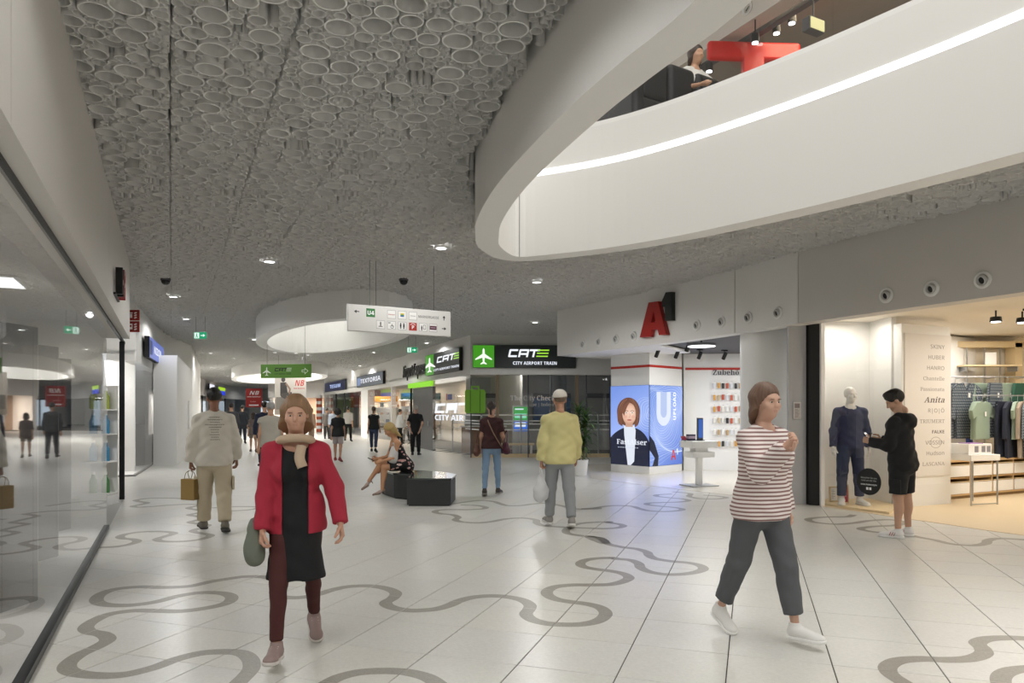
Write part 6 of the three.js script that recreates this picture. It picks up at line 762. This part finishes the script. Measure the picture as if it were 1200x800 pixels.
  if (o.inner) { const c = o.inner, e = c.loose ?? .008; part(c.part || 'undershirt', meshField([...torso(e), cap(at(.1), at(-(c.hem ?? .1) - .06), (fem ? .092 : .102) + e, .108 + e, { s: S, w: 1.45 })], cell, { k: .03, cuts: [plane(at(-(c.hem ?? .1)), U.map((v) => -v)), neckCut(c.neck ?? .085)] }), mk(c), g); }
  if (o.legs) { const c = o.legs, e = c.loose ?? .014; const m = part(c.part || 'trousers', meshField([...hips(e), ...leg('L', e, c.t ?? .97, 1), ...leg('R', e, c.t ?? .97, 1)], cell, { k: c.k ?? .022, cuts: [plane(at(.09), U)], noise: c.noise ?? nz }), mk(c), g); if (c.pockets) for (const nm of ['L', 'R']) { const { hip, knee } = legs[nm], p = mix(hip, knee, c.pockets), q = part('cargo_pocket', bx(.03, .17, .13, 0, 0, 0, .012), mk(c), m); q.position.set(p[0] + (nm === 'L' ? 1 : -1) * (.078 + e), p[1], p[2]); } }
  if (o.dress) { const c = o.dress, e = .012, pr = [...torso(e)]; if (o.seat !== undefined) pr.push(...hips(e + .01), ...['L', 'R'].flatMap((nm) => [cap(legs[nm].hip, mix(legs[nm].hip, legs[nm].knee, .78), .1, .085, { flat: 1 })]), cap(mix(legs.L.hip, legs.L.knee, .3), mix(legs.R.hip, legs.R.knee, .3), .095)); else pr.push(...hips(e), cap(at(.08), add(P0, [0, -(c.drop ?? .4), 0]), .105, c.r ?? .15, { s: S, w: 1.25, flat: 1 })); part('dress', meshField(pr, cell, { k: .035, cuts: [c.strapless ? plane(at(.4), U) : neckCut(.1, .03)], noise: .003 }), mk(c), g); if (c.strapless) for (const sd of [-1, 1]) part('shoulder_strap', tube([at(.38, .11, sd * .08), at(.49, .02, sd * .09), at(.4, -.1, sd * .08)], .006, 20, 6), mk(c), g); }
  if (o.shoes) for (const nm of ['L', 'R']) { const c = o.shoes, [u, s] = shoeGeo(c.kind || 'sneaker', lo), m = part('shoe', u, std(c.color, .6), g); m.applyMatrix4(legs[nm].m); part('sole', s, std(c.sole ?? c.color, .6), m); if (!lo && c.kind !== 'heel') { part('laces', [0, 1, 2, 3].map((i) => bar([-.024, .088 - i * .008, .03 + i * .022], [.024, .088 - i * .008, .034 + i * .022], .0035, 6)), std(c.lace ?? 0xe8e8e6, .8), m); if (c.stripe) for (let i = 0; i < 3; i++) for (const x of [-1, 1]) part('side_stripe', bar([x * .049, .03, .03 + i * .024], [x * .044, .072, .012 + i * .024], .004, 6), std(c.stripe, .6), m); } }
  // hair, face
  if (o.hair) for (const h of [].concat(o.hair)) { const m = part(h.style === 'cap' ? 'cap' : 'hair', once('hair' + h.style + lo, () => HAIR[h.style](lo)), std(h.color, h.style === 'cap' ? .8 : .5), g); m.applyMatrix4(hm); }
  if (o.face && !lo) for (const x of [-.031, .031]) { const e = part('eye', new THREE.SphereGeometry(.0115, 16, 12).scale(1, .8, 1), std(0xcfc6bd, .3), g); e.applyMatrix4(new THREE.Matrix4().makeTranslation(x, .001, .0782).premultiply(hm)); part('iris', new THREE.SphereGeometry(.0066, 12, 8).translate(0, 0, .0066), std(0x3a2a1e, .2), e); part('eyebrow', cap3([x - .014, .02, .0925], [x + .014, .021, .0925], .0028), std(0x6a4c38, .8), g).applyMatrix4(hm); }
  if (o.face && !lo) part('lips', [cap3([-.014, -.0565, .0885], [.014, -.0565, .0885], .004), cap3([-.012, -.0655, .0872], [.012, -.0655, .0872], .0045)], std(0xb07a6c, .5), g).applyMatrix4(hm);
  g.updateMatrixWorld(true);
  const W = (p) => new THREE.Vector3(...p).applyMatrix4(g.matrixWorld);
  return { g, topMesh, arms, legs, at, W, hand: (nm, k = .1) => W(add(arms[nm].wr, arms[nm].fd, k)), hm };
}
const cap3 = (a, b, r) => { const A = new THREE.Vector3(...a), B = new THREE.Vector3(...b), g = new THREE.CapsuleGeometry(r, A.distanceTo(B), 3, 8); g.applyQuaternion(new THREE.Quaternion().setFromUnitVectors(new THREE.Vector3(0, 1, 0), B.clone().sub(A).normalize())); const m = A.add(B).multiplyScalar(.5); return g.translate(m.x, m.y, m.z); };
// ---------------------------------------------------------------- the people in the mall
const fwdTo = (dx, dd) => Math.atan2(dx, -dd);            // turn so that the person faces along (X, d)
{
  const bag = (name, label, cat, pos, turn) => { const t = new THREE.Group(); t.name = numbered(name); t.position.copy(pos); t.rotation.y = turn; scene.add(t); return tag(t, label, cat); };
  // man in a pale sweatshirt
  const p1 = person({ label: 'person in a cream printed sweatshirt and beige cargo trousers carrying a paper bag', at: gp(251, 624), turn: fwdTo(-.43, .9), h: 1.77, skin: 0x8a5f48, lean: .04, legL: { f: .2, k: .08, p: -.05 }, legR: { f: -.2, k: .14, p: .3 }, armL: { a: .22, f: -.05, e: .2, c: .9 }, armR: { a: .24, f: .1, e: .25, c: .5 }, top: { part: 'sweatshirt', color: 0xc9c3b6, loose: .042, hem: .13, neck: .07, noise: .006 }, legs: { color: 0xb8ab92, loose: .034, pockets: .78 }, shoes: { color: 0x6c665c, sole: 0x3a3733 }, hair: { style: 'short', color: 0x15120f } });
  { const tex = canvasTex(256, 384, (c) => { c.fillStyle = '#c9c3b6'; c.fillRect(0, 0, 256, 384); c.fillStyle = '#6f6a60'; const rows = [[60, 130], [40, 176], [70, 120], [10, 236], [56, 150], [76, 100], [80, 92], [66, 120], [82, 90], [70, 112]]; rows.forEach(([x, w], i) => { for (let k = 0; k < w / 12; k++) c.fillRect(x + k * 12, 20 + i * 36, 8, 6 + (k * 7) % 13); c.fillRect(x, 30 + i * 36, w * .8, 2); }); });
    const m = p1.topMesh; m.updateMatrixWorld(true); const pos = p1.W(p1.at(.33, -.15)), dg = new DecalGeometry(m, pos, new THREE.Euler(0, p1.g.rotation.y + Math.PI, 0), new THREE.Vector3(.25, .33, .3)); const inv = new THREE.Matrix4().copy(p1.g.matrixWorld).invert(); dg.applyMatrix4(inv); const d = part('back_print', dg, new THREE.MeshStandardMaterial({ map: tex, roughness: .85, polygonOffset: true, polygonOffsetFactor: -4 }), p1.g); d.position.z -= .003; }
  { const h = p1.hand('L', .12), t = bag('paper_bag', 'small brown paper bag carried by the person in the cream sweatshirt', 'bag', new THREE.Vector3(h.x, h.y - .36, h.z), -.3); part('bag_body', bx(.2, .26, .1, 0, .13, 0, .004), std(0x8f7440, .8), t); for (const z of [-.045, .045]) part('handle', tube([[-.05, .255, z], [-.045, .34, z * .3], [0, .365, 0], [.045, .34, z * .3], [.05, .255, z]], .004, 20, 6), std(0x7a6236, .8), t); part('gusset_fold', bx(.002, .25, .08, .101, .13, 0), std(0x7a6236, .8), t); }
  // woman in the red cardigan
  const p2 = person({ label: 'person in a red open cardigan over a black dress walking across the stone floor', at: [-1.37, 4.52], turn: .25, h: 1.6, fem: 1, skin: 0xc99c84, lean: .05, legL: { f: -.3, k: .22, p: .42 }, legR: { f: .3, k: .06, p: -.12 }, armL: { a: .38, f: .05, e: .3, c: .5 }, armR: { a: .14, f: .1, e: .22, c: .7 }, dress: { color: 0x131417, drop: .42, r: .16 }, top: { part: 'cardigan', color: 0xa8283c, loose: .026, hem: .1, neck: .09, open: .085, noise: .005 }, legs: { part: 'leggings', color: 0x4a2220, loose: .003, t: .96 }, shoes: { color: 0x9a8480, sole: 0xd8d2cc, lace: 0xd9cfc9 }, hair: { style: 'bob', color: 0x8a6a4c }, face: 1, headPitch: .1 });
  part('scarf', [new THREE.TorusGeometry(.085, .036, 12, 32).scale(1.1, 1, .8).rotateX(Math.PI / 2 - .25).translate(...p2.at(.53, .03)), tube([p2.at(.5, .11, .04), p2.at(.42, .14, .03), p2.at(.36, .15, .05)], .034, 16, 10)], std(0xc2ab92, .9), p2.g);
  { const h = p2.W(p2.at(-.1, .0, -.25)), t = bag('shoulder_bag', 'soft grey green bag hanging at the hip of the person in red', 'bag', new THREE.Vector3(h.x, h.y - .2, h.z), .32); part('bag_body', meshField([cap([-.02, .07, -.11], [-.02, .07, .11], .06, .06), cap([-.02, .15, -.11], [-.02, .15, .11], .055, .055), cap([-.02, .24, -.1], [-.02, .24, .1], .04, .04)], .012, { k: .06, noise: .004 }), std(0x6f7468, .9), t); part('strap', tube([[-.02, .26, -.09], [.02, .45, -.07], [.075, .68, -.01], [.02, .45, .06], [-.02, .26, .09]], .011, 40, 8), std(0x5a5e54, .9), t); }
  // person in the striped sweater
  const stripe = canvasTex(16, 256, (c) => { for (let i = 0; i < 8; i++) { c.fillStyle = '#e6ddd8'; c.fillRect(0, i * 32, 16, 18); c.fillStyle = '#8d6a66'; c.fillRect(0, i * 32 + 18, 16, 14); } }); stripe.wrapS = stripe.wrapT = THREE.RepeatWrapping; stripe.repeat.set(1, 4.6);
  const p3 = person({ label: 'person in a striped sweater and grey trousers stepping past the round column', at: [1.68, 4.8], turn: .42, h: 1.68, fem: 1, skin: 0xc9a08a, lean: .06, legL: { f: .28, k: .08, p: -.1 }, legR: { f: -.26, k: .2, p: .35 }, armL: { a: .18, f: -.25, e: .4, c: .6 }, armR: { a: .2, f: .75, e: 1.55, i: .25, c: .9 }, top: { part: 'sweater', mat: new THREE.MeshStandardMaterial({ map: stripe, roughness: .9 }), loose: .04, hem: .1, neck: .07, noise: .005 }, legs: { color: 0x55575a, loose: .022, t: .9 }, shoes: { color: 0xe4e2de, sole: 0xefeeea }, hair: { style: 'bob', color: 0x6b5040 }, face: 1 });
  // man in the black hoodie
  const p4 = person({ label: 'person in a black hooded jacket and black shorts by the display window', at: gp(1057, 629), turn: fwdTo(-.68, .72), h: 1.76, skin: 0xc39a80, lean: .06, headPitch: .45, headYaw: .35, legL: { f: .02, k: .03, a: .05, t: .2 }, legR: { f: -.03, k: .02, a: .05, t: .2 }, armL: { a: .14, f: .15, e: 1.6, i: .3, c: .9 }, armR: { a: .18, f: .1, e: 1.65, i: .3, c: .9 }, top: { part: 'hooded_jacket', color: 0x141416, loose: .036, hem: .14, hood: 1, neck: .08, noise: .006 }, legs: { part: 'shorts', color: 0x17181a, loose: .036, t: .46, pockets: .7 }, shoes: { color: 0xe6e4e1, sole: 0xf0efec, stripe: 0xb05a5a }, hair: { style: 'thick', color: 0x17130f }, face: 1 });
  { const a = p4.hand('L', .1), b = p4.hand('R', .1), h = a.clone().add(b).multiplyScalar(.5), t = bag('mobile_phone', 'dark mobile phone held by the person in the black hooded jacket', 'phone', new THREE.Vector3(h.x, h.y + .02, h.z), p4.g.rotation.y); part('case', bx(.075, .15, .009, 0, 0, 0, .004).rotateX(-.6), M.black, t); part('screen', bx(.068, .14, .002, 0, 0, .0055).rotateX(-.6).rotateY(Math.PI), M.darkGlass, t); }
  // woman with two shoulder bags
  const p5 = person({ label: 'person in a dark brown top and blue jeans with two shoulder bags', at: gp(576, 581), turn: Math.PI - .1, h: 1.66, fem: 1, skin: 0xc79a80, legL: { f: -.12, k: .1, p: .2 }, legR: { f: .14, k: .04 }, armL: { a: .16, e: .3, f: .1, c: .7 }, armR: { a: .2, e: .5, f: .15, c: .8 }, top: { part: 'top', color: 0x3b1f1e, sleeve: .34, loose: .016, hem: .06, neck: .085 }, legs: { part: 'jeans', color: 0x7d97b3, loose: .006, t: .96 }, shoes: { color: 0x3b3634, sole: 0x8f8a84 }, hair: { style: 'bun', color: 0x2a1f1a } });
  part('crossbody_strap', tube([p5.at(.5, .02, .07), p5.at(.46, -.11, .05), p5.at(.25, -.145, -.05), p5.at(.04, -.13, -.17), p5.at(-.06, -.03, -.22)], .011, 40, 8), std(0x8a6f5c, .8), p5.g);
  const hb = (label, pos, col, turn) => { const t = bag('handbag', label, 'bag', pos, turn); part('bag_body', meshField([cap([-.1, .07, 0], [.1, .07, 0], .075, .075, { s: [0, 0, 1], w: .75 }), cap([-.07, .18, 0], [.07, .18, 0], .04, .04, { s: [0, 0, 1], w: .75 })], .012, { k: .07, noise: .003 }), std(col, .6), t); part('handle', tube([[-.08, .2, 0], [-.06, .36, .01], [0, .42, .02], [.06, .36, .01], [.08, .2, 0]], .009, 24, 8), std(col, .6), t); };
  hb('maroon handbag at the right side of the person in the brown top', p5.W(p5.at(-.16, -.02, -.27)), 0x4a1a2c, Math.PI / 2 + .3); hb('brown handbag at the left side of the person in the brown top', p5.W(p5.at(-.2, -.02, .28)), 0x5e3a2c, Math.PI / 2);
  // man in the yellow sweater
  const p6 = person({ label: 'person in a pale yellow sweater, grey trousers and white cap walking away', at: gp(656, 618), turn: Math.PI + .12, h: 1.76, skin: 0xb98a70, legL: { f: .2, k: .05, p: -.05 }, legR: { f: -.2, k: .16, p: .28 }, armL: { a: .16, f: -.05, e: .15, c: .9 }, armR: { a: .17, f: .12, e: .3, c: .6 }, top: { part: 'sweater', color: 0xcfc68c, loose: .04, hem: .12, neck: .07, noise: .006 }, legs: { color: 0x8d9092, loose: .02 }, shoes: { color: 0x8b8782, sole: 0xdedcd8 }, hair: [{ style: 'short', color: 0x6e5a4a }, { style: 'cap', color: 0xdcd6cc }] });
  { const h = p6.hand('L', .12), t = bag('plastic_bag', 'thin white plastic bag carried by the person in yellow', 'bag', new THREE.Vector3(h.x, h.y - .42, h.z), .2); part('bag_body', meshField([ell([0, .12, 0], [.11, .13, .08]), cap([-.04, .24, 0], [-.02, .36, 0], .03, .012), cap([.04, .24, 0], [.02, .36, 0], .03, .012)], .01, { k: .05, noise: .005 }), new THREE.MeshPhysicalMaterial({ color: 0xe4e4e4, roughness: .6, transmission: .4, thickness: 0 }), t); part('handle', tube([[-.02, .35, 0], [-.012, .4, 0], [0, .425, 0], [.012, .4, 0], [.02, .35, 0]], .008, 16, 8), std(0xe4e4e4, .6), t); }
  // seated woman
  const flor = canvasTex(512, 512, (c) => { c.fillStyle = '#101013'; c.fillRect(0, 0, 512, 512); for (let i = 0; i < 26; i++) { const x = rr(20, 492), y = rr(20, 492), r = rr(14, 26); c.fillStyle = ['#d8aaa4', '#e8d0c8', '#c98f8a'][i % 3]; for (let k = 0; k < 5; k++) { c.beginPath(); c.ellipse(x + Math.cos(k * 1.257) * r * .6, y + Math.sin(k * 1.257) * r * .6, r * .55, r * .4, k * 1.257, 0, 7); c.fill(); } c.fillStyle = '#7a2f3a'; c.beginPath(); c.arc(x, y, r * .25, 0, 7); c.fill(); } }); flor.wrapS = flor.wrapT = THREE.RepeatWrapping; flor.repeat.set(2.4, 2.4);
  const p7 = person({ label: 'person in a black floral dress sitting on the charcoal bench looking at a phone', at: [-1.93, 12.82], turn: -1.12, h: 1.66, fem: 1, seat: .5, skin: 0xc7946f, lean: .42, headPitch: .3, legL: { f: 1.5, k: 1.42, a: .02, p: .1, t: .1 }, legR: { f: 1.66, k: 1.0, a: .0, i: -.12, p: .5, t: 0 }, armL: { a: .06, f: .15, e: 1.05, i: .2, c: .8 }, armR: { a: .06, f: .2, e: 1.1, i: .25, c: .8 }, dress: { mat: new THREE.MeshStandardMaterial({ map: flor, roughness: .8 }), strapless: 1 }, shoes: { kind: 'heel', color: 0xb49c90, sole: 0x8b7568 }, hair: { style: 'long', color: 0xb59a62 }, face: 1 });
  { const h = p7.hand('L', .12), b = p7.hand('R', .12), m = h.add(b).multiplyScalar(.5), t = bag('mobile_phone', 'dark mobile phone in the hands of the seated person', 'phone', m.clone().add(new THREE.Vector3(-.02, .03, 0)), -1.12); part('case', bx(.075, .009, .15, 0, 0, 0, .004).rotateX(-.5), M.black, t); part('screen', bx(.066, .002, .14, 0, .0055, 0).rotateX(-.5), M.darkGlass, t);
    const l = p7.W(p7.at(.06, .24, .1)), w = bag('white_backpack', 'white soft backpack in the lap of the seated person', 'bag', new THREE.Vector3(l.x, .6, l.z), -1.12); part('bag_body', meshField([ell([0, .15, 0], [.12, .17, .07]), ell([0, .09, .05], [.09, .08, .045])], .012, { k: .04, noise: .003 }), std(0xcfcbc6, .85), w); part('front_pocket', meshField([ell([0, .09, .075], [.075, .06, .03])], .01), std(0xbfbbb6, .85), w); part('strap', tube([[-.05, .3, 0], [-.03, .36, .01], [.03, .36, .01], [.05, .3, 0]], .01, 20, 8), std(0xbfbbb6, .85), w); }
  // people further off
  const far = (label, px, py, h, c, turn = Math.PI) => person({ label, at: gp(px, py), turn, h, lo: 1, ...c });
  const walk = (k) => ({ legL: { f: .22 * k, k: .08, p: -.05 }, legR: { f: -.22 * k, k: .16, p: .3 }, armL: { a: .14, f: -.2 * k, e: .2 }, armR: { a: .14, f: .2 * k, e: .25 } });
  far('grey haired person in black with hands clasped behind the back', 487, 533, 1.72, { armL: { a: .3, f: -.35, e: .35, i: .55 }, armR: { a: .3, f: -.35, e: .35, i: .55 }, top: { part: 'polo_shirt', color: 0x17181a, sleeve: .36, hem: .12, loose: .025 }, legs: { color: 0x121315, loose: .02 }, shoes: { color: 0x2a2b2d }, hair: { style: 'short', color: 0xb5b1a9 }, skin: 0xc79b84 });
  far('person in a black vest, white shirt hem and navy trousers walking into the shop row', 438, 530, 1.66, { ...walk(1), fem: 1, top: { part: 'vest', color: 0x141516, sleeve: .12, hem: .04, loose: .035 }, inner: { color: 0xc9c9c6, hem: .1, loose: .022 }, legs: { color: 0x2a3550, loose: .014, t: .9 }, shoes: { color: 0x1f2024 }, hair: { style: 'bun', color: 0x4a3b2e } });
  far('person in a black tee and pale shorts with red shoes and dark curly hair', 396, 541, 1.56, { ...walk(.7), fem: 1, top: { part: 'tee', color: 0x191a1c, sleeve: .34, hem: .12, loose: .03 }, legs: { part: 'shorts', color: 0xa59a98, loose: .025, t: .4 }, shoes: { color: 0x8a2a2e }, hair: { style: 'curls', color: 0x15110f }, skin: 0xb98b72 });
  far('person in a white shirt and black trousers near the moss panel', 408, 517.5, 1.7, { ...walk(-1), top: { color: 0xc9c4bc, sleeve: .6, hem: .06, loose: .022 }, legs: { color: 0x17181a, loose: .018 }, shoes: { color: 0x202124 }, hair: { style: 'short', color: 0x2a221d } });
  far('person in a loose white shirt and black trousers beside the black door', 469, 521, 1.6, { ...walk(1), top: { color: 0xdcdad6, hem: .1, loose: .04 }, legs: { color: 0x1b1c1e, loose: .02 }, shoes: { color: 0x202124 }, hair: { style: 'short', color: 0x3a2e26 } }, Math.PI * .7);
  far('grey haired person in a cream vest over a lilac shirt behind the red cardigan', 317, 573, 1.66, { ...walk(.6), top: { part: 'vest', color: 0xb9b3a6, sleeve: .1, hem: .1, loose: .042 }, inner: { color: 0x8b8fae, loose: .02 }, legs: { color: 0x3a3b42, loose: .02 }, shoes: { color: 0x4a4542 }, hair: { style: 'short', color: 0xa9a7a4 } }, fwdTo(-.4, .9));
  far('dark haired person in a navy suit jacket beyond the cream vest', 310, 549, 1.72, { ...walk(-1), top: { part: 'jacket', color: 0x1c2338, hem: .16, loose: .034 }, legs: { color: 0x1a1d28, loose: .018 }, shoes: { color: 0x17171a }, hair: { style: 'short', color: 0x17120f } }, fwdTo(-.4, .9));
  far('person in a dark grey jacket walking beyond the cream sweatshirt', 271, 532, 1.78, { ...walk(1), top: { part: 'jacket', color: 0x4a4a4d, hem: .1, loose: .034 }, legs: { color: 0x2a2d38, loose: .02 }, shoes: { color: 0x202124 }, hair: { style: 'short', color: 0x2a221c } }, fwdTo(-.4, .9));
  far('person in a charcoal coat with a dark bag on the way to the doors', 284, 520, 1.74, { ...walk(-1), top: { part: 'coat', color: 0x25282e, hem: .25, loose: .04 }, legs: { color: 0x1b2233, loose: .02 }, shoes: { color: 0x17171a }, hair: { style: 'short', color: 0x1a1512 } }, fwdTo(-.3, .9));
  far('small person in a grey brown top with bare legs', 297, 530, 1.45, { ...walk(1), fem: 1, top: { color: 0x6f625c, sleeve: .5, hem: .16, loose: .03 }, legs: { part: 'shorts', color: 0x8a7d6e, loose: .02, t: .35 }, shoes: { color: 0x7a6a5c }, hair: { style: 'bob', color: 0x3a2d25 } }, fwdTo(-.3, .9));
  far('person in a brown grey coat standing at the far shop front', 383, 514, 1.7, { top: { part: 'coat', color: 0x6d655f, hem: .2, loose: .035 }, legs: { color: 0x33322f, loose: .02 }, shoes: { color: 0x202124 }, hair: { style: 'short', color: 0x4a3a2e } });
  far('person in a pale blue shirt standing at the far shop front', 390, 515, 1.66, { top: { color: 0xb9c3d2, hem: .08, loose: .025 }, legs: { color: 0x3a3d44, loose: .02 }, shoes: { color: 0x202124 }, hair: { style: 'short', color: 0x8a7d70 } });
  far('person in a beige top standing before the far lit display case', 365, 517, 1.68, { top: { color: 0xa98d78, hem: .1, loose: .028 }, legs: { color: 0x8b7765, loose: .02 }, shoes: { color: 0x4a3f38 }, hair: { style: 'short', color: 0x6a5645 } }, 2.6);
  // people on the sofa upstairs
  const up = (label, x, d, turn, c) => person({ label, at: [x, d], y: 4.9, turn, h: 1.68, lo: 1, seat: .47, legL: { f: 1.5, k: 1.45 }, legR: { f: 1.5, k: 1.3 }, ...c });
  up('person in a speckled white blouse sitting on the upper lounge sofa', 2.35, 9.28, .55, { fem: 1, lean: .1, armL: { a: .4, f: .7, e: 1.0 }, armR: { a: .2, f: .4, e: .9 }, top: { part: 'blouse', color: 0xd9d6d0, sleeve: .3, loose: .02 }, legs: { part: 'jeans', color: 0x8fa6bf, loose: .01 }, shoes: { color: 0x2a2a2c }, hair: { style: 'bob', color: 0x3a2a20 } });
  up('person in dark clothes and pale jeans sitting on the upper lounge sofa', 1.62, 9.72, .6, { lean: .25, armL: { a: .2, f: .4, e: .9 }, armR: { a: .2, f: .4, e: .9 }, top: { part: 'tee', color: 0x222326, sleeve: .35, loose: .02 }, legs: { part: 'jeans', color: 0x94aac2, loose: .014 }, shoes: { color: 0x1a1a1c }, hair: { style: 'short', color: 0x1f1813 } });
  // window mannequin
  const mq = person({ name: 'mannequin', category: 'mannequin', label: 'white shop mannequin in navy pyjamas behind the display window', at: [5.42, 11.42], y: .04, turn: -.12, h: 1.86, skinMat: std(0xdedbd4, .4), legL: { f: .05, a: .06, t: .3, k: .02 }, legR: { f: -.02, a: .05, t: .3 }, armL: { a: .2, f: .0, e: .15, c: .4 }, armR: { a: .22, f: .0, e: .2, c: .4 }, headYaw: .35, top: { part: 'pyjama_top', color: 0x2b3250, loose: .022, hem: .1, neck: .085, noise: .005 }, legs: { part: 'pyjama_trousers', color: 0x2c344e, loose: .022, t: .95 }, shoes: { color: 0xdedbd4, sole: 0xdedbd4 } });
  console.log('people done');
}
renderer.render(scene, camera);
